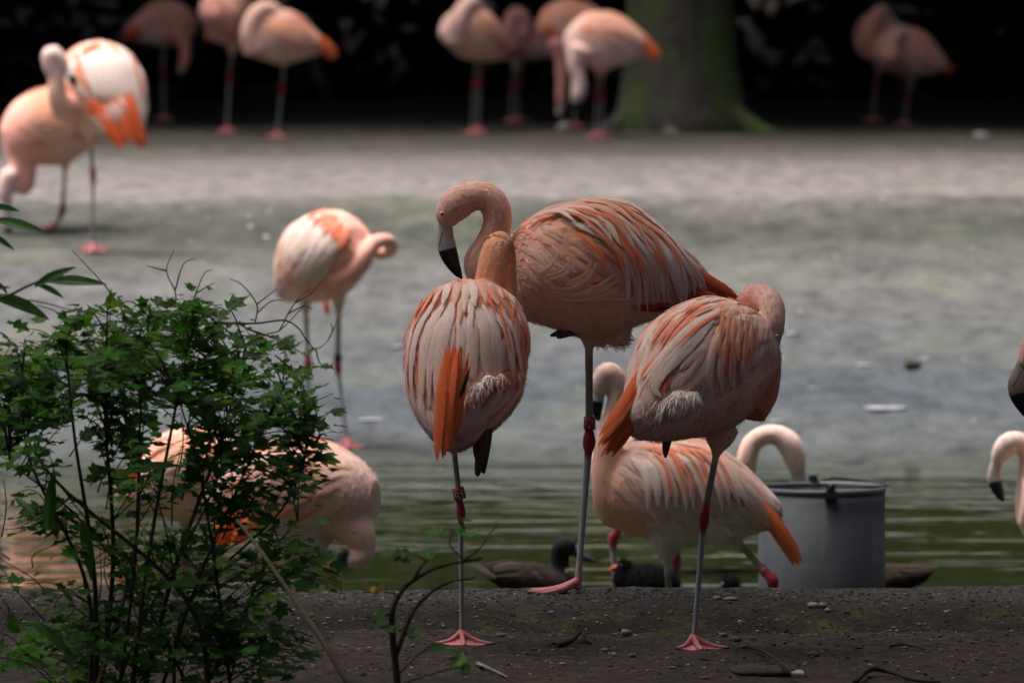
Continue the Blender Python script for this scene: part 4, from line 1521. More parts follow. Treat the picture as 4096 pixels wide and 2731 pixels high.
bg('small flamingo behind the tucked one, head bowed against its breast', 11, 45.2, (2095, 165, 0), 160, 15,
   [(2055, 190, -0.1, 40), (2040, 120, -0.12, 34), (2060, 60, -0.1, 34), (2090, 70, -0.1, 30), (2098, 110, -0.1, 28), (2090, 150, -0.12, 22)], [[(2062, 260, 0), (2050, 345, 0), (2040, 490, 0)], [(2080, 260, 0.1), (2075, 345, 0.1), (2068, 488, 0.1)]],
   [((2000, 190, -0.1), (1990, 205, -0.12), 2, 20, SALMON, ORANGE, (8, 6))], 0.86, belly=(0.5, 0.33, 0.25), wpal=[(SALMON, 3), (PALE, 2)])
bg('flamingo bending its neck to the ground behind the pale feeding one', 12, 43.9, (2310, 120, 0), 168, 20,
   [(2230, 170, -0.06, 46), (2245, 240, -0.07, 28), (2248, 310, -0.07, 24), (2246, 370, -0.07, 22), (2244, 420, -0.07, 18)], [[(2300, 230, 0), (2298, 335, 0), (2296, 508, 0)]], [((2190, 100, -0.1), (2200, 150, -0.1), 3, 22, ORANGE, ORANGE, (8, 8))], 1.05,
   [(2244, 415, -0.07, 16), (2240, 460, -0.07, 15), (2262, 490, -0.07, 6)], belly=(0.7, 0.48, 0.4), breast=SALMON)
bg('pale pink flamingo feeding with lowered head before the mossy trunk', 13, 41.4, (2425, 165, 0), 172, -2,
   [(2330, 200, -0.06, 60), (2305, 260, -0.07, 38), (2315, 310, -0.08, 29), (2318, 350, -0.08, 30), (2312, 385, -0.08, 28)], [[(2392, 285, 0), (2388, 385, 0), (2378, 560, 0)], [(2412, 285, 0.05), (2410, 385, 0.05), (2404, 562, 0.05)]],
   [((2560, 160, -0.05), (2640, 240, -0.06), 8, 18, ORANGE, (0.78, 0.19, 0.06), (26, 16))], 1.04, [(2312, 380, -0.08, 24), (2305, 410, -0.08, 20), (2315, 435, -0.08, 8)], wpal=[(PINK, 2), (PALE, 5)], belly=(0.85, 0.58, 0.51), breast=(0.87, 0.54, 0.47), neckcol=((0.87, 0.54, 0.47), WHITE))
bg('salmon flamingo behind its mate beyond the mossy trunk, neck arched to a peak', 14, 45.6, (3500, 150, 0), -70, 22,
   [(3500, 220, -0.16, 46), (3480, 150, -0.18, 42), (3500, 80, -0.16, 34), (3528, 42, -0.12, 26), (3545, 75, -0.1, 26)], [[(3518, 270, 0), (3502, 350, 0), (3490, 515, 0)]], [], 0.9, wpal=[(SALMON, 4), (PINK, 3)], breast=SALMON, neckcol=(SALMON, PALE))
bg('resting flamingo in deep shade beyond the mossy trunk, neck coiled against its breast', 15, 44.6, (3640, 215, 0), 170, 12,
   [(3570, 260, -0.1, 46), (3555, 200, -0.14, 42), (3580, 150, -0.12, 38), (3610, 130, -0.08, 34)], [[(3645, 320, 0), (3630, 400, 0), (3615, 545, 0)]],
   [((3740, 230, -0.05), (3815, 290, -0.05), 4, 22, (0.6, 0.13, 0.05), RED, (18, 10))], 0.98, wpal=[(PALE, 4), (SALMON, 2)], belly=(0.8, 0.52, 0.4), breast=(0.82, 0.42, 0.3), neckcol=((0.84, 0.42, 0.3), PALE), lobes=[(3560, 225, -0.2, 42, (0.86, 0.42, 0.3))])

# waders in the pond
BIRDS.append(dict(
    label='wading flamingo behind the leafy bush, head lowered under its breast towards the water',
    seed=16, d=19.8, detail=2, center=(1170, 1965, 0), yaw=-14, pitch=0, scale=1.03, lz=0.84, nwide=110, nnar=22, droop=0.6, solo=True, wpal=[((0.80, 0.60, 0.52), 5), (PALE, 5)], belly=(0.74, 0.50, 0.42), breast=(0.78, 0.50, 0.41), neckcol=((0.78, 0.46, 0.38), (0.78, 0.5, 0.43)),
    neck=[(1370, 2050, -0.05, 120), (1430, 2130, -0.08, 76), (1452, 2205, -0.09, 48), (1425, 2240, -0.10, 38), (1395, 2232, -0.11, 34)], beak=[(1400, 2232, -0.11, 28), (1375, 2225, -0.115, 26), (1368, 2245, -0.12, 20), (1380, 2275, -0.12, 6)], black=0.2, wading=True, ground=None,
    legs=[[(1145, 2215, -0.05), (1152, 2430, -0.05), (1150, 2600, -0.05)], [(1250, 2215, -0.05), (1205, 2420, -0.05), (1195, 2600, -0.05)]], legr=14, thigh=66, thighcol=(0.7, 0.55, 0.5),
    tail=[((960, 2040, -0.1), (860, 2190, -0.12), 7, 30, ORANGE, ORANGE, (40, 30)), ((1020, 2080, -0.12), (930, 2180, -0.13), 4, 26, (0.66, 0.14, 0.05), ORANGE, (30, 20))]))
BIRDS.append(dict(
    label='whitish wading flamingo half hidden behind the leafy bush, orange tail to the pond side',
    seed=17, d=21.6, detail=2, solo=False, center=(745, 1905, 0), yaw=8, pitch=4, scale=0.88, nwide=90, nnar=22, droop=0.6, wpal=[(WHITE, 5), (PALE, 4)], belly=PALE, breast=PALE, neckcol=(PALE, PALE), wading=True,
    neck=[(880, 1960, -0.05, 90), (935, 2000, -0.06, 60), (950, 2060, -0.07, 42), (930, 2110, -0.08, 36), (900, 2120, -0.08, 34)], beak=[(900, 2120, -0.08, 26), (880, 2135, -0.08, 24), (875, 2170, -0.08, 8)],
    legs=[[(740, 2080, 0), (742, 2250, 0), (742, 2400, 0)]], legr=13, thigh=50,
    tail=[((560, 1890, -0.1), (480, 1960, -0.1), 6, 30, ORANGE, ORANGE, (30, 20))]))
BIRDS.append(dict(
    label='wading flamingo striding with neck upright, orange tail drooping in front of the grey bucket',
    seed=18, d=18.7, detail=2, center=(2745, 1975, 0), yaw=174, pitch=6, scale=1.02, lz=0.88, nwide=150, nnar=8, droop=0.8, wpal=[(WHITE, 4), (PALE, 5)], frontcol=(0.76, 0.55, 0.45), belly=(0.78, 0.58, 0.5), breast=(0.80, 0.50, 0.40), neckcol=((0.84, 0.40, 0.25), (0.84, 0.62, 0.54)),
    neck=[(2560, 2010, 0, 150), (2475, 1980, -0.02, 110), (2440, 1920, -0.03, 78), (2430, 1840, -0.03, 64), (2440, 1740, -0.03, 54), (2462, 1650, -0.03, 46), (2474, 1570, -0.03, 44), (2458, 1510, -0.03, 46), (2430, 1495, -0.03, 48), (2406, 1530, -0.03, 42), (2396, 1570, -0.03, 30)],
    beak=[(2396, 1565, -0.03, 26), (2388, 1600, -0.03, 28), (2386, 1635, -0.03, 26), (2394, 1680, -0.03, 8)], black=0.4, wading=True,
    lobes=[(2960, 2055, -0.05, 62, WHITE), (2880, 2080, -0.06, 72, WHITE), (2700, 2110, -0.04, 85, (0.80, 0.6, 0.5)), (3020, 2060, -0.03, 42, WHITE)],
    legs=[[(2668, 2215, -0.04), (2680, 2480, -0.04), (2680, 2600, -0.04)], [(2935, 2150, -0.02), (3092, 2320, -0.10), (3080, 2480, -0.1)]], legr=16, thigh=70, thighcol=(0.7, 0.55, 0.5), jointlen=50,
    rings=[dict(a=(3042, 2267, -0.075), b=(3074, 2302, -0.09), r=19, col=(0.36, 0.10, 0.10))],
    tail=[((3000, 1985, -0.07), (3195, 2255, -0.08), 9, 30, ORANGE, (0.84, 0.24, 0.08), (26, 20, -14)), ((2930, 1930, -0.09), (3090, 2110, -0.08), 6, 34, WHITE, PALE, (34, 14, -8))],
    traced=fan([(2540, 1840), (2580, 1880), (2600, 1960), (2600, 2030)], [(2830, 1800), (2900, 1860), (2960, 1960), (2985, 2040)], 12, 36, [(WHITE, WHITE), (PALE, WHITE)], 0.010, 3)
    + fan([(2620, 1815), (2660, 1860), (2690, 1930), (2700, 2000)], [(2800, 1790), (2860, 1840), (2910, 1930), (2930, 2010)], 7, 15, [((0.84, 0.32, 0.15), ORANGE), (ORANGE, SALMON)], 0.016, 4)))
BIRDS.append(dict(
    label='wading flamingo behind the striding one, arched neck bent down behind the bucket',
    seed=19, d=21.3, detail=2, solo=False, center=(2625, 1815, 0), yaw=24, pitch=3, scale=0.88, nwide=100, nnar=40, droop=0.6, wpal=[(WHITE, 3), (PALE, 4), (SALMON, 2)], belly=PALE, breast=PALE, neckcol=(PALE, (0.84, 0.62, 0.56)), wading=True,
    neck=[(2760, 1870, 0.05, 90), (2860, 1960, 0.06, 60), (2945, 1985, 0.04, 48), (2976, 1930, 0.02, 44), (2985, 1850, 0, 42), (3005, 1780, 0, 41), (3055, 1742, 0, 40), (3110, 1742, 0, 43), (3155, 1775, 0, 50), (3178, 1830, 0, 46), (3190, 1880, 0, 34)],
    beak=[(3190, 1875, 0, 30), (3195, 1920, 0, 30), (3185, 1960, 0, 28), (3165, 2000, 0, 8)], black=0.5,
    legs=[[(2560, 2010, -0.02), (2452, 2150, -0.04), (2462, 2330, -0.04)], [(2700, 2010, 0), (2705, 2240, 0), (2700, 2400, 0)]], legr=14, thigh=50, jointlen=48,
    rings=[dict(a=(2478, 2082, -0.03), b=(2460, 2108, -0.035), r=20, col=(0.7, 0.66, 0.6))],
    tail=[((2470, 1850, -0.08), (2372, 1925, -0.08), 6, 26, ORANGE, ORANGE, (22, 14))]))
BIRDS.append(dict(
    label='flamingo wading past the bucket, curved bill with black tip hanging over the water',
    seed=20, d=20.4, detail=2, solo=False, center=(4420, 2010, 0), yaw=185, pitch=5, scale=1.05, nwide=60, nnar=20, belly=PALE, breast=PALE, neckcol=(PALE, (0.84, 0.66, 0.6)), wading=True,
    neck=[(4260, 2060, 0, 110), (4160, 2120, 0, 60), (4112, 2080, 0, 42), (4098, 2000, 0, 38), (4108, 1900, 0, 36), (4112, 1820, 0, 38), (4080, 1770, 0, 42), (4035, 1775, 0, 46), (4005, 1810, 0, 40), (3990, 1850, 0, 26)],
    beak=[(3990, 1845, 0, 25), (3978, 1885, 0, 26), (3978, 1920, 0, 28), (3992, 1960, 0, 24), (4008, 1995, 0, 12), (4012, 2006, 0, 4)], black=0.42,
    legs=[[(4430, 2200, 0), (4432, 2330, 0), (4430, 2500, 0)]], legr=14, thigh=50))
BIRDS.append(dict(
    label='flamingo beside the kerb showing only its big hooked bill, black from the middle down',
    seed=21, d=16.0, detail=2, solo=False, center=(4700, 1560, 0), yaw=180, pitch=8, scale=1.0, nwide=60, nnar=20, belly=PALE, breast=PALE, neckcol=(PALE, PALE),
    neck=[(4520, 1620, 0, 120), (4430, 1500, 0, 75), (4390, 1380, 0, 60), (4350, 1290, 0, 56), (4280, 1265, 0, 58), (4210, 1310, 0, 72), (4160, 1370, 0, 74), (4130, 1425, 0, 62), (4118, 1465, 0, 52)],
    beak=[(4122, 1450, 0, 50), (4108, 1485, 0, 54), (4096, 1535, 0, 66), (4104, 1575, 0, 66), (4128, 1630, 0, 52), (4160, 1690, 0, 28), (4180, 1725, 0, 6)], black=0.44, beakcol=(0.27, 0.21, 0.17), gape=[(4082, 1485, -0.024), (4068, 1520, -0.026), (4050, 1545, -0.028)],
    legs=[[(4690, 1820, 0), (4690, 2100, 0), (4690, 2630, 0)]], legr=15, thigh=60))

for b in BIRDS:
    Bird(b)

# ------------------------------------------------------------------ ducks and chicks on the pond
def small_bird(name, label, cat, d, stations, zmid, tubes, bill, cols, voxel=0.004, fuzz=0, fuzzlen=0.01, seed=1, extra=None, group=None):
    """stations: (px, py_top, py_bottom, half depth in px) along the body; tubes and bill in px"""
    rnd = random.Random(seed)
    m = mpp(d)
    c = P(stations[len(stations) // 2][0], stations[len(stations) // 2][2], d)
    rt = tag(empty(name, (c.x, d, WATER_Z)), label, cat, group)
    allm = MB()
    st = catmull(stations, 3)
    rings = []
    for px, t, b, w in st:
        top, bot = P(px, t, d), P(px, b, d)
        zc, zh = (top.z + bot.z) / 2, (top.z - bot.z) / 2
        rings.append([Vector((top.x, d + w * m * math.sin(2 * math.pi * k / 20), zc + zh * math.cos(2 * math.pi * k / 20))) for k in range(20)])
    skin_rings(allm, rings)
    samp = []
    for pts_, cc in tubes:
        rs = catmull([(*P(p[0], p[1], d + p[2]), p[3] * m) for p in pts_], 5)
        allm.tube([Vector(r[:3]) for r in rs], [r[3] for r in rs], (1, 1, 1), 12)
        samp += [(Vector(r[:3]), r[3], cc) for r in rs]
    me = remesh(allm, voxel, 3)
    col = MB()
    nv = len(me.vertices)
    at = me.color_attributes.new('Col', 'FLOAT_COLOR', 'POINT')
    arr = np.ones((nv, 4), dtype=np.float32)
    vc = []
    for i, v in enumerate(me.vertices):
        best = min(((v.co - s[0]).length - s[1], k) for k, s in enumerate(samp))
        cb = cols(v.co)
        k = smooth(0.0, 0.015, best[0])
        cc = lerp(samp[best[1]][2], cb, k)
        arr[i, :3] = cc
        vc.append(cc)
    at.data.foreach_set('color', arr.ravel())
    org = rt.location.copy()
    pos = [v.co.copy() for v in me.vertices]
    nor = [v.normal.copy() for v in me.vertices]
    for v in me.vertices:
        v.co -= org
    while len(me.materials):
        me.materials.pop()
    link('body', me, M['duck'], rt)
    if fuzz:
        g = MB()
        for _ in range(fuzz):
            i = rnd.randrange(nv)
            N = nor[i]
            dd = Vector((rnd.gauss(0, 1), rnd.gauss(0, 1), rnd.gauss(0, 1))) * 0.6 + Vector((0.5, 0, -0.2))
            dd = (dd - N * dd.dot(N))
            if dd.length < 1e-4:
                continue
            dd.normalize()
            ln = fuzzlen * rnd.uniform(0.5, 1.2)
            sd = N.cross(dd) * 0.0008
            g.add([pos[i] - sd, pos[i] + sd, pos[i] + dd * ln * 0.6 + N * ln * 0.8], [(0, 1, 2)], vc[i])
        tag(g.build('down', M['duck'], rt), kind='stuff')
    if bill:
        pts_, bc = bill
        rs = catmull([(*P(p[0], p[1], d + p[2]), p[3] * m) for p in pts_], 4)
        g = MB()
        g.tube([Vector(r[:3]) for r in rs], [max(0.001, r[3]) for r in rs], bc, 10, 0.9)
        g.build('bill', M['beak'], rt)
    if extra:
        extra(rt, d, m, rnd)
    return rt


DB = (0.045, 0.033, 0.024)


def duck_cols(co):
    n = noise.noise(co * 60) * 0.5 + 0.5
    return lerp((0.010, 0.0075, 0.006), (0.05, 0.036, 0.026), n)


def duck_extra(rt, d, m, rnd):
    def strip(name, pts, w, c):
        rs = catmull([tuple(P(p[0], p[1], d + p[2])) for p in pts], 4)
        g = MB()
        pp = [Vector(r) for r in rs]
        ribbon(g, pp, [TOCAM] * len(pp), w * 0.5 * m, c, c, 0.1)
        g.build(name, M['feather'], rt)
    strip('wing_feather', [(1975, 2272, -0.048), (2030, 2260, -0.056), (2085, 2256, -0.058)], 24, (0.32, 0.24, 0.20))
    strip('wing_feather', [(1975, 2290, -0.052), (2040, 2282, -0.060), (2090, 2278, -0.062)], 16, (0.03, 0.022, 0.02))
    strip('wing_feather', [(1985, 2304, -0.055), (2050, 2300, -0.066), (2090, 2296, -0.066)], 8, (0.2, 0.15, 0.11))
    strip('wing_feather', [(2130, 2282, -0.062), (2150, 2300, -0.066), (2175, 2318, -0.066)], 10, (0.15, 0.12, 0.1))
    strip('tail_feather', [(1960, 2290, -0.03), (1920, 2265, -0.03), (1885, 2252, -0.03)], 20, (0.32, 0.27, 0.22))
    strip('tail_feather', [(1985, 2310, -0.04), (1930, 2285, -0.035), (1890, 2262, -0.03)], 22, (0.22, 0.18, 0.14))
    strip('tail_feather', [(1970, 2278, -0.02), (1935, 2258, -0.02), (1900, 2248, -0.02)], 16, (0.10, 0.08, 0.06))
    strip('wing_feather', [(1960, 2252, -0.02), (2010, 2243, -0.025), (2070, 2240, -0.03)], 10, (0.22, 0.16, 0.12))


small_bird('duck', 'brown mallard duck swimming behind the ringed leg at the kerb', 'duck', 20.3,
           [(1905, 2258, 2275, 10), (1950, 2248, 2310, 45), (2010, 2243, 2360, 78), (2090, 2243, 2400, 98), (2170, 2252, 2410, 104), (2240, 2272, 2405, 92), (2290, 2300, 2395, 66), (2315, 2325, 2380, 34)], 0,
           [([(2240, 2330, 0, 62), (2238, 2270, 0, 42), (2240, 2225, 0, 38), (2250, 2190, 0, 43), (2272, 2190, 0, 38), (2290, 2200, 0, 28)], (0.020, 0.017, 0.020)), ([(2276, 2280, -0.02, 16), (2284, 2296, -0.022, 10)], (0.35, 0.3, 0.26))],
           ([(2285, 2198, 0, 22), (2320, 2220, 0, 17), (2350, 2234, 0, 15), (2378, 2243, 0, 8)], (0.05, 0.055, 0.07)), duck_cols, 0.0045, 500, 0.008, 3, duck_extra)


def black_cols(co):
    return (0.008, 0.008, 0.0085)


def chick_eye(px, py, r):
    def f(rt, d, m, rnd):
        h = MB()
        h.ball(P(px, py, d - 0.0175), r * m, (0.01, 0.01, 0.01), 10, 6)
        h.build('eye', M['eye'], rt)
    return f


small_bird('coot_chick', 'fluffy black coot chick with red bill floating beside the kerb', 'chick', 19.9,
           [(2462, 2300, 2390, 18), (2500, 2272, 2425, 55), (2560, 2258, 2440, 75), (2620, 2258, 2440, 78), (2670, 2275, 2425, 62), (2705, 2305, 2405, 38), (2722, 2335, 2385, 14)], 0,
           [([(2500, 2320, 0, 52), (2495, 2280, 0, 36), (2496, 2262, 0, 32), (2482, 2266, 0, 26)], (0.008, 0.008, 0.0085))],
           ([(2470, 2268, 0, 15), (2452, 2274, 0, 10), (2436, 2282, 0, 5)], (0.55, 0.10, 0.05)), black_cols, 0.004, 2600, 0.012, 4, chick_eye(2486, 2258, 5))
small_bird('coot_chick', 'black coot chick seen from behind, only its head showing over the kerb', 'chick', 19.6,
           [(2868, 2390, 2450, 25), (2890, 2360, 2470, 52), (2925, 2348, 2478, 64), (2955, 2360, 2470, 52), (2978, 2390, 2450, 25)], 0,
           [([(2925, 2400, 0, 48), (2922, 2350, 0, 40), (2918, 2325, 0, 36), (2916, 2312, 0, 28)], (0.012, 0.011, 0.011))],
           ([(2895, 2335, -0.012, 12), (2885, 2345, -0.016, 8), (2878, 2354, -0.02, 4)], (0.06, 0.04, 0.035)), black_cols, 0.004, 1600, 0.011, 5)


def duck2_extra(rt, d, m, rnd):
    for (pts, w, c) in [([(3600, 2262, -0.04), (3660, 2268, -0.04), (3750, 2266, -0.03)], 22, (0.26, 0.20, 0.16)), ([(3590, 2285, -0.06), (3640, 2292, -0.06), (3700, 2290, -0.05)], 18, (0.05, 0.04, 0.03)),
                        ([(3640, 2250, -0.02), (3700, 2258, -0.02), (3742, 2258, -0.02)], 14, (0.16, 0.12, 0.09))]:
        rs = catmull([tuple(P(p[0], p[1], d + p[2])) for p in pts], 4)
        g = MB()
        pp = [Vector(r) for r in rs]
        ribbon(g, pp, [TOCAM] * len(pp), w * 0.5 * m, c, c, 0.1)
        g.build('wing_feather', M['feather'], rt)


small_bird('duck', 'brown duck floating half hidden behind the grey bucket', 'duck', 20.7,
           [(3380, 2300, 2350, 30), (3430, 2276, 2372, 70), (3500, 2262, 2380, 92), (3580, 2258, 2376, 90), (3650, 2266, 2350, 60), (3700, 2272, 2325, 32), (3730, 2276, 2296, 8)], 0,
           [([(3420, 2310, 0, 55), (3400, 2250, 0, 38), (3398, 2205, 0, 40), (3380, 2195, 0, 34)], DB)],
           ([(3360, 2200, 0, 20), (3330, 2212, 0, 15), (3300, 2222, 0, 7)], (0.12, 0.09, 0.04)), duck_cols, 0.0045, 400, 0.008, 6, duck2_extra)

# ------------------------------------------------------------------ bucket standing in the pond
BD = 20.1
bm_ = mpp(BD)
bc = P(3288, 1945, BD)
BZ = bc.z
rt = tag(empty('bucket', (bc.x, BD, WATER_Z - 0.06)), 'grey zinc bucket with folded bail handle standing in the pond', 'bucket')
Rb = 258 * bm_


def lathe(prof, seg=56, cx=bc.x, cy=BD):
    g = MB()
    n = len(prof)
    for k in range(seg):
        a = 2 * math.pi * k / seg
        for r, z in prof:
            g.v.append((cx + r * math.cos(a), cy + r * math.sin(a), z))
    for k in range(seg):
        k2 = (k + 1) % seg
        for j in range(n - 1):
            g.f.append((k * n + j, k2 * n + j, k2 * n + j + 1, k * n + j + 1))
    return g


bot = WATER_Z - 0.06
g = lathe([(0.001, bot), (Rb * 0.985, bot), (Rb * 0.988, bot + 0.01), (Rb * 0.985, BZ - 0.012), (Rb * 0.965, BZ - 0.012), (Rb * 0.965, bot + 0.012), (0.001, bot + 0.012)])
g.build('wall', M['zinc'], rt)
g = lathe([(Rb * 0.966, BZ - 0.011), (Rb * 0.99, BZ - 0.013), (Rb * 1.0, BZ - 0.006), (Rb * 0.995, BZ), (Rb * 0.975, BZ + 0.001), (Rb * 0.962, BZ - 0.004), (Rb * 0.966, BZ - 0.011)])
g.c = [(0.10, 0.108, 0.12)] * len(g.v)
g.build('rim', M['ring'], rt)
hp = []
# bail lying along the right-hand rim, hinged at the two ears
for i in range(25):
    a = math.radians(-78 + 156 * i / 24)
    a2 = a + 0.0
    hp.append(Vector((bc.x + Rb * 1.03 * math.cos(a2) * 1.0, BD + Rb * 1.03 * math.sin(a2), BZ + 0.012 - 0.006 * math.cos(a))))
hp = [Vector((bc.x + Rb * 0.06, BD + Rb * 1.02, BZ + 0.006))] + hp[::-1] + [Vector((bc.x + Rb * 0.06, BD - Rb * 1.02, BZ + 0.004))]
g = MB()
g.tube(hp, [0.0032] * len(hp), (0.2, 0.21, 0.22), 8)
g.build('handle', M['zinc'], rt)
for sgn, px in ((-1, 3322), (1, 3256)):
    g = MB()
    ex = bc.x + (0.10 if sgn < 0 else -0.10) * Rb
    cy_ = BD + sgn * Rb * 0.995
    w_, h0, h1 = 0.015, BZ - 0.018, BZ + 0.016
    th = 0.005
    for (a0, a1, z0, z1) in ((-w_, w_, h0, BZ), (-w_ * 0.7, w_ * 0.7, BZ, h1)):
        v = [(ex + a, cy_ + b * th, z) for a in (a0, a1) for b in (-1, 1) for z in (z0, z1)]
        g.add(v, [(0, 1, 3, 2), (4, 6, 7, 5), (0, 4, 5, 1), (2, 3, 7, 6), (0, 2, 6, 4), (1, 5, 7, 3)], (0.2, 0.2, 0.2))
    g.ball((ex, cy_ + sgn * 0.004, BZ + 0.010), (0.007, 0.007, 0.010), (0.2, 0.2, 0.2), 10, 6)
    g.build('handle_ear', M['zinc'], rt, False)

# ------------------------------------------------------------------ leafy bush and other plants on the near bank
def leaf_mesh(name, kind, seed):
    rnd = random.Random(seed)
    g = MB()
    if kind == 'lobed':      # unit leaf along +x, lying in xy
        out = [(0.0, 0.0), (0.06, 0.20), (0.22, 0.46), (0.27, 0.26), (0.38, 0.30), (0.62, 0.48), (0.60, 0.22), (0.74, 0.16), (1.0, 0.0)]
        out = [(x * rnd.uniform(0.94, 1.06), y * rnd.uniform(0.85, 1.15)) for x, y in out]
        out[0], out[-1] = (0, 0), (1, 0)
        top = [(x, y, 0.10 * y - 0.16 * x * x + 0.03 * math.sin(9 * x + seed)) for x, y in out]
        bot = [(x, -y * rnd.uniform(0.9, 1.1), 0.10 * y - 0.16 * x * x + 0.03 * math.cos(8 * x + seed)) for x, y in out[1:-1]]
        mid = [(x, 0, -0.16 * x * x - 0.02) for x in (0.22, 0.45, 0.68)]
        v = top + bot + mid
        n = len(out)
        T = list(range(n))
        Bq = [0] + list(range(n, n + n - 2)) + [n - 1]
        m0 = n + n - 2
        f = []
        for side in (T, Bq):
            cm = [m0, m0, m0, m0, m0 + 1, m0 + 2, m0 + 2, m0 + 2]
            for i in range(n - 1):
                tri = (side[i], side[i + 1], cm[min(i, 7)])
                f.append(tri if side is Bq else tri[::-1])
            for i in range(1, n - 2):
                if cm[i] != cm[i - 1]:
                    tri = (side[i], cm[i], cm[i - 1])
                    f.append(tri if side is Bq else tri[::-1])
        f.append((0, m0, m0 + 0)) if False else None
        g.add(v, f, (0.056, 0.170, 0.014))
    else:                    # lanceolate
        v, f = [], []
        N = 9
        for i in range(N):
            t = i / (N - 1)
            w = 0.115 * math.sin(math.pi * min(1, t * 0.92 + 0.06)) ** 0.8 * (1 - 0.3 * t)
            z = -0.20 * t * t
            v += [(t, w, z + 0.3 * w), (t, 0, z), (t, -w, z + 0.3 * w)]
        for i in range(N - 1):
            for j in range(2):
                o = i * 3 + j
                f.append((o, o + 1, o + 4, o + 3))
        g.add(v, f, (0.05, 0.14, 0.025))
    me = g.mesh(name)
    me.materials.append(M['leaf'])
    return me


LEAVES = []
for k in range(6):
    me = leaf_mesh('leaf', 'lobed', k)
    kk = [1.0, 0.7, 1.25, 0.85, 1.1, 0.5][k]
    for d_ in me.color_attributes['Col'].data:
        c = d_.color
        d_.color = (c[0] * kk * [1.0, 0.8, 1.7, 1.1, 0.8, 1.3][k], c[1] * kk, c[2] * kk, 1)
    LEAVES.append(me)
LANCE = leaf_mesh('leaf', 'lance', 1)


def leaf_matrix(pos, dirv, up, size):
    x = dirv.normalized()
    z = (up - x * up.dot(x)).normalized()
    y = z.cross(x)
    from mathutils import Matrix
    mt = Matrix((x, y, z)).transposed().to_4x4()
    for i in range(3):
        for j in range(3):
            mt[i][j] *= size
    mt.translation = pos
    return mt


class Plant:
    def __init__(self, name, label, cat, base, seed, barkcol=(0.06, 0.045, 0.032)):
        self.rt = tag(empty(name, base), label, cat)
        self.rnd = random.Random(seed)
        self.leaves = []
        self.col = barkcol
        self.org = Vector(base)

    def stem(self, pts, r0, r1, name='branch', n=5, col=None):
        rs = catmull([tuple(p) for p in pts], n)
        g = MB()
        k = len(rs)
        g.tube([Vector(r) for r in rs], [r0 + (r1 - r0) * i / (k - 1) for i in range(k)], col or self.col, 6)
        g.build(name, M['bark'], self.rt)
        return [Vector(r) for r in rs]

    def leaf(self, me, pos, dirv, up, size):
        self.leaves.append((me, leaf_matrix(pos - self.org, dirv, up, size), size))

    def finish(self, maxn=290):
        order = sorted(self.leaves, key=lambda q: -q[2])
        for me, mt, sz in order[:maxn]:
            o = bpy.data.objects.new('leaf', me)
            C.objects.link(o)
            o.parent = self.rt
            o.matrix_local = mt
        rest = order[maxn:]
        if rest:
            g = MB()
            for me, mt, sz in rest:
                c = tuple(me.color_attributes['Col'].data[0].color)[:3]
                g.add([tuple(mt @ v.co) for v in me.vertices], [tuple(p.vertices) for p in me.polygons], c)
            me = g.mesh('small_leaves')
            tag(link('small_leaves', me, M['leaf'], self.rt, False), kind='stuff')


BY = 15.0
bush = Plant('bush', 'leafy currant-like green bush with bare twigs on the near bank', 'bush', (P(620, 2850, BY).x, BY, 0), 77)
rnd = bush.rnd
mains = []
tips = [(90, 1480), (260, 1360), (430, 1230), (600, 1215), (780, 1265), (980, 1390), (1130, 1560), (1230, 1790), (1190, 2080), (40, 1850), (30, 1600), (700, 1550), (560, 1900), (900, 1850)]
for i, (tx, ty) in enumerate(tips):
    bx_ = 330 + 52 * i % 600 + rnd.uniform(-40, 40)
    d0 = BY + rnd.uniform(-0.2, 0.2)
    d1 = BY + rnd.uniform(-0.35, 0.35)
    b0 = P(bx_, 2840, d0)
    b0.z = -0.01
    e = P(tx, ty, d1)
    mid1 = b0.lerp(e, 0.35) + Vector((rnd.uniform(-0.04, 0.04) - (e.x - b0.x) * 0.12, 0, 0.02))
    mid2 = b0.lerp(e, 0.7) + Vector((rnd.uniform(-0.03, 0.03), 0, 0.03))
    mains.append(bush.stem([b0, mid1, mid2, e], rnd.uniform(0.0035, 0.006), 0.0014, 'stem', 8))
allp = [(p, k) for k, mm in enumerate(mains) for p in mm]
clusters = [(560, 1300, 330, 120, 34), (130, 1490, 220, 100, 24), (330, 1440, 250, 110, 24), (820, 1400, 300, 140, 28), (1010, 1560, 260, 150, 24), (450, 1590, 500, 110, 38), (1160, 1760, 190, 150, 16), (780, 1680, 380, 120, 26), (120, 1640, 200, 90, 14),
            (1060, 1960, 300, 160, 16), (1240, 1880, 150, 110, 9), (600, 1850, 420, 120, 16), (250, 1950, 260, 180, 9), (720, 2120, 380, 220, 18), (520, 2430, 520, 220, 26), (980, 2400, 300, 220, 16), (100, 2250, 200, 220, 5), (860, 2620, 420, 150, 14), (250, 2640, 300, 120, 10), (1240, 2330, 120, 200, 5), (450, 2620, 560, 130, 30), (1030, 2600, 260, 140, 12), (1290, 2260, 110, 160, 5)]
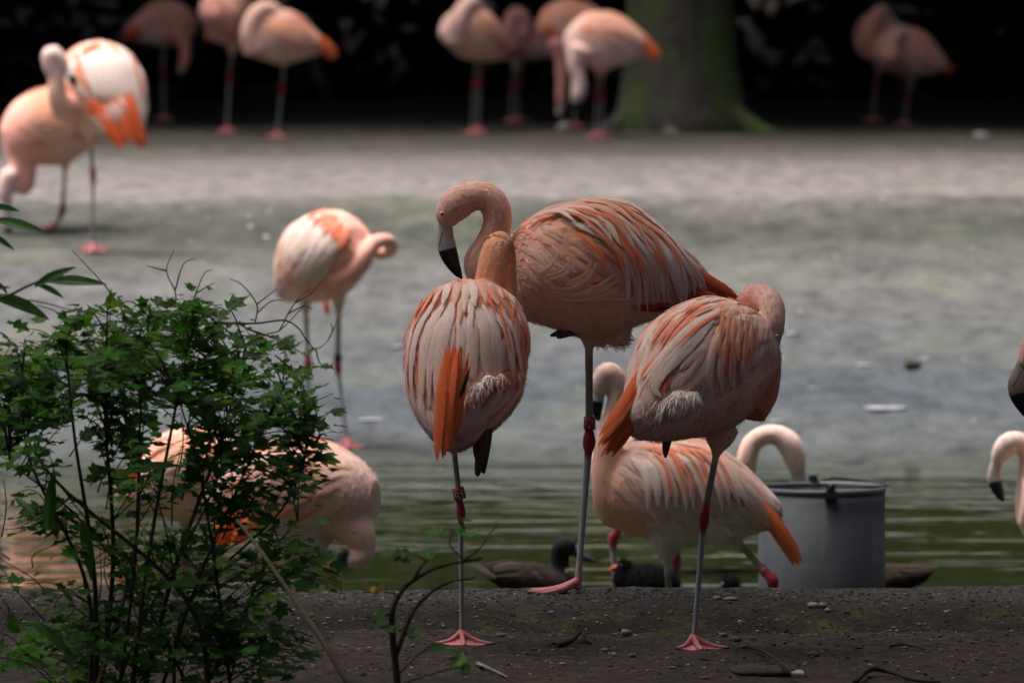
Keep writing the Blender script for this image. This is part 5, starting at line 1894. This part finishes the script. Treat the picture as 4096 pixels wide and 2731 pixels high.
for cx, cy, rx, ry, n in clusters:
    for _ in range(n):
        a, q = rnd.uniform(0, 2 * math.pi), math.sqrt(rnd.random())
        px, py = cx + rx * q * math.cos(a), cy + ry * q * math.sin(a)
        if py < 1175 + max(0, 420 - px) * 0.6 + max(0, px - 800) * 0.45 or px > 1420:
            continue
        e = P(px, py, BY + rnd.gauss(0, 0.22))
        best = min(((e - p).length + max(0, p.z - e.z + 0.02) * 3, i) for i, (p, k) in enumerate(allp))
        p0 = allp[best[1]][0]
        md = p0.lerp(e, 0.5) + Vector((0, 0, 0.015 + 0.03 * rnd.random()))
        tw = bush.stem([p0, md, e], 0.0016, 0.0007, 'twig', 4)
        L = (e - p0).length
        k = rnd.randint(10, 14)
        for j in range(k):
            t = 1 - 0.85 * (j / k) * min(1.0, 0.12 / max(L, 0.02)) - rnd.uniform(0, 0.05)
            t = max(0.0, min(1.0, t))
            q0 = tw[min(len(tw) - 1, int(t * (len(tw) - 1)))] + Vector((rnd.gauss(0, 0.018), rnd.gauss(0, 0.03), rnd.gauss(0, 0.014)))
            an = rnd.uniform(0, 2 * math.pi)
            dv = (e - p0).normalized() * 0.6 + Vector((math.cos(an), math.sin(an) * 0.7, rnd.uniform(-0.45, 0.25)))
            up = Vector((rnd.gauss(0, 0.3), -0.18 + rnd.gauss(0, 0.35), 1))
            bush.leaf(rnd.choice(LEAVES), q0, dv, up, rnd.choice([0.014, 0.018, 0.022, 0.027, 0.033, 0.042]) * rnd.uniform(0.85, 1.15))
# bare twigs reaching up and out of the foliage
BARE = [[(855, 1290), (1020, 1293), (1135, 1281), (1193, 1312), (1225, 1357), (1263, 1395), (1314, 1357), (1352, 1274)], [(980, 1312), (1122, 1363), (1231, 1427)], [(1020, 1293), (1027, 1217), (969, 1140), (918, 1115)],
        [(1027, 1217), (1110, 1153)], [(1116, 1325), (1180, 1210), (1244, 1153)], [(1180, 1210), (1235, 1180), (1290, 1120)], [(1150, 1255), (1215, 1225), (1250, 1235)], [(701, 1230), (701, 1166), (666, 1083), (695, 1000)], [(666, 1083), (587, 1064)],
        [(701, 1160), (733, 1057), (780, 1035)], [(760, 1240), (784, 1172), (816, 1096), (848, 1077)], [(784, 1172), (860, 1130)], [(1263, 1395), (1276, 1446), (1290, 1460)], [(1100, 1420), (1167, 1478), (1212, 1548), (1250, 1600), (1333, 1574)],
        [(1250, 1600), (1260, 1663), (1180, 1676)], [(500, 1260), (434, 1160), (383, 1102), (287, 1000)], [(820, 1330), (960, 1210), (1000, 1180)], [(1167, 1478), (1205, 1500), (1215, 1530)], [(900, 1420), (1060, 1340), (1120, 1320), (1200, 1240), (1230, 1200)],
        [(1080, 1640), (1200, 1650), (1300, 1690)], [(1030, 1250), (1085, 1205), (1140, 1200)], [(1314, 1357), (1330, 1320), (1322, 1290)], [(260, 1420), (180, 1330), (60, 1310)], [(300, 1400), (240, 1260), (150, 1220)]]
for i, bl in enumerate(BARE):
    dd = BY - 0.1 + 0.05 * (i % 4)
    bush.stem([P(x, y, dd) for x, y in bl], 0.0021 if i < 2 else 0.0015, 0.0007, 'bare_twig', 5, (0.10, 0.075, 0.06))
for i in range(46):      # fine dead twigs tangled low in the bush
    x, y = rnd.uniform(-20, 900), rnd.uniform(1780, 2650)
    a = rnd.uniform(-0.9, 0.9) + math.pi / 2
    L = rnd.uniform(120, 380)
    dd = BY + rnd.uniform(-0.3, 0.3)
    p0 = (x, y)
    p1 = (x + math.cos(a) * L * 0.5 + rnd.uniform(-40, 40), y - math.sin(a) * L * 0.5)
    p2 = (x + math.cos(a) * L + rnd.uniform(-60, 60), y - math.sin(a) * L)
    bush.stem([P(q[0], q[1], dd) for q in (p0, p1, p2)], 0.0016, 0.0007, 'bare_twig', 5, (0.05, 0.038, 0.03))
for (x0, y0, x1, y1) in [(480, 1890, 700, 1830), (190, 2120, 210, 1900), (330, 2080, 370, 2300), (60, 1990, 150, 2060), (120, 2480, 300, 2600), (640, 2350, 820, 2300)]:
    a, b_ = P(x0, y0, BY - 0.25), P(x1, y1, BY - 0.3)
    bush.leaf(LANCE, a, b_ - a, Vector((0.1, -0.8, 0.8)), (b_ - a).length)
bush.finish()

# bamboo sprays leaning in from the side
bam = Plant('bamboo', 'bamboo spray with long narrow leaves leaning over the leafy bush', 'bamboo', (P(-260, 2900, 14.3).x, 14.3, 0), 5, (0.16, 0.15, 0.07))
b0 = bam.org.copy()
bam.stem([b0 - Vector((0, 0, 0.01)), P(-250, 1900, 14.3), P(-120, 1290, 14.3), P(60, 1170, 14.3), P(190, 1110, 14.3)], 0.005, 0.002, 'cane', 8)
bam.stem([b0 + Vector((0.02, 0.02, -0.01)), P(-230, 1700, 14.35), P(-140, 1050, 14.35), P(-40, 900, 14.35)], 0.005, 0.002, 'cane', 8)
bam.stem([P(60, 1195, 14.3), P(170, 1210, 14.3), P(300, 1245, 14.3)], 0.0015, 0.0008, 'twig', 5)
for (x0, y0, x1, y1, dy) in [(140, 1145, 275, 1058, -0.05), (195, 1125, 405, 1112, -0.05), (150, 1140, 275, 1180, 0.04), (-20, 880, 165, 905, -0.05), (-40, 830, 95, 826, 0.05), (-50, 930, 62, 990, 0.0), (-30, 1190, 240, 1245, 0.1), (-20, 1130, 60, 1180, 0.05), (-60, 1160, 40, 1140, 0.0)]:
    a, b_ = P(x0, y0, 14.3), P(x1, y1, 14.3 + dy)
    dv = b_ - a
    bam.leaf(LANCE, a, dv, Vector((0.1, -1.3, 0.8)), dv.length)
bam.finish()

# thin sapling and a leaning cane in front of the bank
sap = Plant('sapling', 'thin crooked sapling with a few small leaves before the back-view flamingo', 'sapling', (P(1600, 3060, 14.05).x, 14.05, 0), 6, (0.045, 0.032, 0.022))
s0 = sap.org - Vector((0, 0, 0.01))
D_ = 14.05
sap.stem([s0, P(1590, 2750, D_), P(1572, 2560, D_), P(1570, 2440, D_), P(1610, 2360, D_), P(1655, 2320, D_), P(1760, 2265, D_), P(1930, 2232, D_)], 0.0075, 0.0022, 'stem', 6)
sap.stem([P(1655, 2320, D_), P(1680, 2270, D_), P(1710, 2240, D_)], 0.004, 0.002, 'branch', 4)
sap.stem([P(1585, 2620, D_), P(1640, 2470, D_), P(1700, 2390, D_), P(1790, 2330, D_), P(1900, 2310, D_)], 0.0045, 0.0015, 'branch', 5)
sap.stem([P(1572, 2445, D_), P(1530, 2465, D_), P(1490, 2485, D_)], 0.003, 0.0015, 'branch', 4)
sap.stem([P(1850, 2245, D_), P(1920, 2190, D_), P(1990, 2090, D_)], 0.002, 0.001, 'twig', 4)
sap.stem([P(1860, 2242, D_), P(1800, 2180, D_), P(1815, 2115, D_)], 0.0018, 0.001, 'twig', 4)
sap.stem([P(1710, 2240, D_), P(1660, 2220, D_), P(1600, 2215, D_)], 0.0018, 0.001, 'twig', 4)
sap.stem([P(1590, 2700, D_), P(1700, 2600, D_), P(1830, 2600, D_)], 0.0018, 0.001, 'twig', 4)
sap.stem([P(1592, 2740, D_), P(1740, 2690, D_), P(1880, 2660, D_)], 0.0018, 0.001, 'twig', 4)
rnd = sap.rnd
for (x, y) in [(1815, 2110), (1845, 2085), (1770, 2130), (1870, 2125), (1600, 2215), (1575, 2230), (1640, 2205), (1720, 2200), (1500, 2490), (1530, 2500), (1690, 2540), (1660, 2520), (1830, 2605), (1780, 2590), (1860, 2620), (1890, 2665), (1880, 2690), (1720, 2235)]:
    q = P(x, y, D_)
    sap.leaf(rnd.choice(LEAVES), q, Vector((rnd.uniform(-1, 1), rnd.uniform(-0.6, 0.3), rnd.uniform(-0.3, 0.2))), Vector((0, -0.6, 1)), rnd.uniform(0.028, 0.042))
sap.finish()
cane = Plant('dry_cane', 'pale dry cane leaning out of the leafy bush', 'cane', (P(1640, 3060, 14.1).x, 14.1, 0), 7, (0.075, 0.06, 0.038))
cane.stem([cane.org - Vector((0, 0, 0.01)), P(1430, 2790, 14.1), P(1290, 2560, 14.15), P(1160, 2370, 14.25), P(1040, 2200, 14.35), P(950, 2080, 14.45)], 0.0065, 0.003, 'stem', 6)

# ------------------------------------------------------------------ stones, twigs and litter
def hit_ground(px, py, Y0, on_kerb=False):
    """distance at which the sight line through a pixel meets the ground"""
    Y = Y0
    while Y < Y0 + 30:
        q = P(px, py, Y)
        gz = ground_z(q.x, Y)
        if on_kerb and 16.4 < Y < 17.15:
            gz = max(gz, kerb_z(q.x, Y))
        if q.z <= gz:
            return Y
        Y += 0.02
    return Y0


def stone(name, label, px, py, w, h, col, seed, group=None, on_kerb=False, Y=None, cat='stone', sink=0.35):
    rnd = random.Random(seed)
    Y = Y or 16.2
    Y = hit_ground(px, py, Y - 3 if Y > 20 else 15.4, on_kerb)
    m = mpp(Y)
    q = P(px, py, Y)
    gz = max(kerb_z(q.x, Y), ground_z(q.x, Y)) if on_kerb else ground_z(q.x, Y)
    g = MB()
    rx, rz = w * 0.5 * m, h * 0.5 * m
    g.ball((q.x, Y, gz + rz * (1 - sink)), (rx, rx * rnd.uniform(0.6, 0.9), rz), col, 12, 8)
    v2 = []
    for (x, y, z) in g.v:
        p = Vector((x - q.x, y - Y, z - gz)) / rx
        k = 1 + 0.28 * noise.noise(p * 1.6 + Vector((seed, 0, 0))) + 0.12 * noise.noise(p * 4 + Vector((seed, 3, 0)))
        v2.append((q.x + (x - q.x) * k, Y + (y - Y) * k, gz + (z - gz) * k))
    g.v = v2
    rt_ = g.build(name, M['stone'])
    return tag(rt_, label, cat, group)


ST = (0.16, 0.14, 0.115)

stone('stone', 'broad flat mossy stone half buried in the soil beside the webbed foot', 3060, 2690, 330, 60, (0.030, 0.029, 0.021), 1, sink=0.8)
stone('stone', 'rounded tan pebble on the soil between the two soil-standing flamingos', 2505, 2546, 46, 34, (0.2, 0.16, 0.11), 2)
stone('stone', 'pale jagged rock chip with white lichen beside the flat mossy stone', 3190, 2706, 64, 34, (0.42, 0.40, 0.37), 3)
for i, (x, y, w, h) in enumerate([(2893, 2548, 34, 22), (2943, 2567, 52, 26), (2975, 2594, 36, 20), (3255, 2628, 50, 26), (3140, 2575, 22, 14), (2000, 2545, 44, 20), (2420, 2605, 40, 18), (2530, 2625, 36, 18), (3410, 2560, 20, 12), (3620, 2595, 24, 12),
                                   (1690, 2500, 26, 14), (2300, 2560, 22, 12), (2140, 2600, 24, 12), (3760, 2550, 26, 14), (3900, 2640, 30, 14), (2250, 2660, 30, 14), (2690, 2680, 26, 12), (3480, 2690, 30, 14)]):
    stone('stone', 'small loose stone lying on the dark soil', x, y, w, h, tuple(c * random.Random(i).uniform(0.5, 1.0) for c in ST), 10 + i, 'loose stones on the soil')
for i, (x, y, w, h) in enumerate([(2868, 2398, 34, 18), (3252, 2436, 44, 30), (3290, 2438, 34, 26), (2205, 2455, 24, 16), (3310, 2446, 24, 18), (2925, 2402, 60, 14), (1905, 2480, 18, 10), (3620, 2440, 22, 12)]):
    stone('stone', 'small whitish stone set in the edge of the kerb', x, y, w, h, (0.24, 0.225, 0.20), 40 + i, 'white stones in the kerb edge', on_kerb=True, Y=16.7)

# far bank rock and pale litter
q = P(230, 1130, 27.6)
g = MB()
g.ball((q.x, 27.6, ground_z(q.x, 27.6) + 0.0), (0.30, 0.25, 0.10), (0.10, 0.097, 0.08), 24, 16)
g.v = [(x * 1.0 + 0.04 * noise.noise(Vector((x * 9, y * 9, z * 9))), y, z + 0.03 * noise.noise(Vector((x * 7, y * 7, z * 7 + 4)))) for x, y, z in g.v]
tag(g.build('rock', M['stone']), 'low grey rock on the mud behind the bare twigs', 'rock')
for i, (x, y, w, h, Y) in enumerate([(3930, 556, 70, 26, 41.5), (2690, 528, 60, 20, 43.0), (2255, 500, 60, 60, 43.0)]):
    qq = P(x, y, Y)
    g = MB()
    gz = ground_z(qq.x, Y)
    g.ball((qq.x, Y, gz + 0.01), (w * 0.5 * mpp(Y), 0.03, h * 0.5 * mpp(Y)), (0.22, 0.21, 0.20), 12, 8)
    g.v = [(a + 0.012 * noise.noise(Vector((a * 30, b * 30, c * 30))), b, c + 0.01 * noise.noise(Vector((a * 30, b * 30, c * 30 + 7)))) for a, b, c in g.v]
    tag(g.build('stone', M['stone']), 'pale stone on the ground at the edge of the far wood', 'stone', 'pale stones at the wood edge')
stone('stone', 'dark brown lump lying on the far mud above the bucket', 3650, 1478, 70, 44, (0.05, 0.04, 0.03), 60, Y=27.0)
for i, (x, y, w, h, Y) in enumerate([(3170, 1345, 60, 22, 27), (3540, 1640, 190, 26, 26), (1440, 1065, 60, 26, 28), (3110, 1690, 60, 22, 25.8), (1590, 1395, 60, 20, 27), (3460, 1470, 70, 20, 27), (1480, 1680, 110, 14, 26), (3700, 1440, 50, 18, 27.2), (3250, 1560, 40, 16, 26.3)]):
    stone('mud_lump', 'pale bird-whitened clod on the far mud', x, y, w, h * 0.6, (0.27, 0.28, 0.28), 70 + i, 'whitened clods on the far mud', Y=Y, cat='clod')


def twig(label, pts, r, col, Y=16.0):
    g = MB()
    pp = []
    for (x, y, dz) in pts:
        yy = hit_ground(x, y, 14.8)
        q = P(x, y, yy)
        pp.append(Vector((q.x, yy, ground_z(q.x, yy) + 0.004 + dz)))
    rs = catmull([tuple(p) for p in pp], 5)
    g.tube([Vector(a) for a in rs], [r * (1 - 0.6 * i / len(rs)) for i in range(len(rs))], col, 7)
    tag(g.build('fallen_twig', M['bark']), label, 'twig')


twig('short forked dark twig lying on the soil between the two webbed feet', [(2235, 2590, 0), (2290, 2576, 0.004), (2325, 2560, 0.012), (2345, 2578, 0.004), (2365, 2582, 0)], 0.0055, (0.03, 0.022, 0.016))
twig('long thin dark twig lying past the flat mossy stone', [(2990, 2602, 0.004), (3050, 2640, 0.012), (3110, 2690, 0.02), (3160, 2725, 0.012), (3200, 2760, 0)], 0.0035, (0.035, 0.027, 0.02))
twig('thick bent root piece lying on the bare soil', [(3420, 2735, 0), (3480, 2708, 0.01), (3560, 2715, 0.006), (3650, 2728, 0), (3760, 2736, 0)], 0.006, (0.03, 0.022, 0.017))
twig('thin straight twig lying alone on the bare soil', [(3560, 2600, 0), (3620, 2592, 0.004), (3700, 2606, 0)], 0.003, (0.03, 0.022, 0.017))
twig('pale white-streaked stick lying before the sapling', [(1910, 2672, 0.002), (1960, 2690, 0.003), (2030, 2716, 0)], 0.004, (0.2, 0.19, 0.17))
# dry curled leaf on the kerb
g = MB()
q = P(1495, 2385, 16.95)
for i in range(4):
    a = i * 1.5
    pp = [Vector((q.x + (0.004 + 0.012 * t) * math.cos(a) * 1.4, 16.95 + 0.012 * t * math.sin(a), KERB_TOP + 0.004 + 0.016 * t * (1.2 - 0.4 * (i % 2)))) for t in (0, 0.35, 0.7, 1.0)]
    ribbon(g, pp, [TOCAM] * 4, 0.006, (0.22, 0.15, 0.03), (0.28, 0.19, 0.04), 0.0)
tag(g.build('dry_leaf', M['leaf']), 'curled yellow dry leaf lying on the kerb', 'leaf')

# grit scattered over kerb and soil
rnd = random.Random(9)
g = MB()
for _ in range(11000):
    x = rnd.uniform(-1.2, 1.2)
    y = rnd.uniform(15.6, 17.08) if rnd.random() < 0.6 else rnd.uniform(16.5, 17.08)
    gz = max(ground_z(x, y), kerb_z(x, y)) if y > 16.42 else ground_z(x, y)
    r = 0.0012 + 0.0035 * rnd.random() ** 3
    k = rnd.uniform(0.2, 0.75)
    c = rnd.choice([(0.2, 0.17, 0.14), (0.12, 0.09, 0.07), (0.3, 0.28, 0.25), (0.06, 0.045, 0.035), (0.09, 0.08, 0.07)])
    if rnd.random() < 0.04:
        c = (0.5, 0.48, 0.44)
    c = tuple(q * k for q in c)
    a, b_, e = r * rnd.uniform(0.7, 1.6), r * rnd.uniform(0.7, 1.4), r * rnd.uniform(0.4, 0.9)
    o = Vector((x, y, gz + e * 0.4))
    g.add([o + Vector((a, 0, 0)), o + Vector((0, b_, 0)), o + Vector((-a, 0, 0)), o + Vector((0, -b_, 0)), o + Vector((0, 0, e)), o - Vector((0, 0, e))],
          [(0, 1, 4), (1, 2, 4), (2, 3, 4), (3, 0, 4), (1, 0, 5), (2, 1, 5), (3, 2, 5), (0, 3, 5)], c)
for _ in range(500):          # bits of bark and dry leaf
    x, y = rnd.uniform(-1.2, 1.2), rnd.uniform(15.6, 16.62)
    gz = ground_z(x, y) + 0.002
    a = rnd.uniform(0, 6.28)
    L = rnd.uniform(0.005, 0.018)
    u = Vector((math.cos(a), math.sin(a), rnd.uniform(-0.1, 0.3))) * L
    w = Vector((-math.sin(a), math.cos(a), 0.2)) * L * rnd.uniform(0.12, 0.4)
    o = Vector((x, y, gz))
    g.add([o - u, o + w, o + u, o - w], [(0, 1, 2), (0, 2, 3)], rnd.choice([(0.06, 0.035, 0.02), (0.03, 0.02, 0.015), (0.10, 0.06, 0.03)]))
tag(g.build('grit', M['stone'], None, False), 'fine grit and leaf crumbs strewn over soil and kerb', 'grit', kind='stuff')
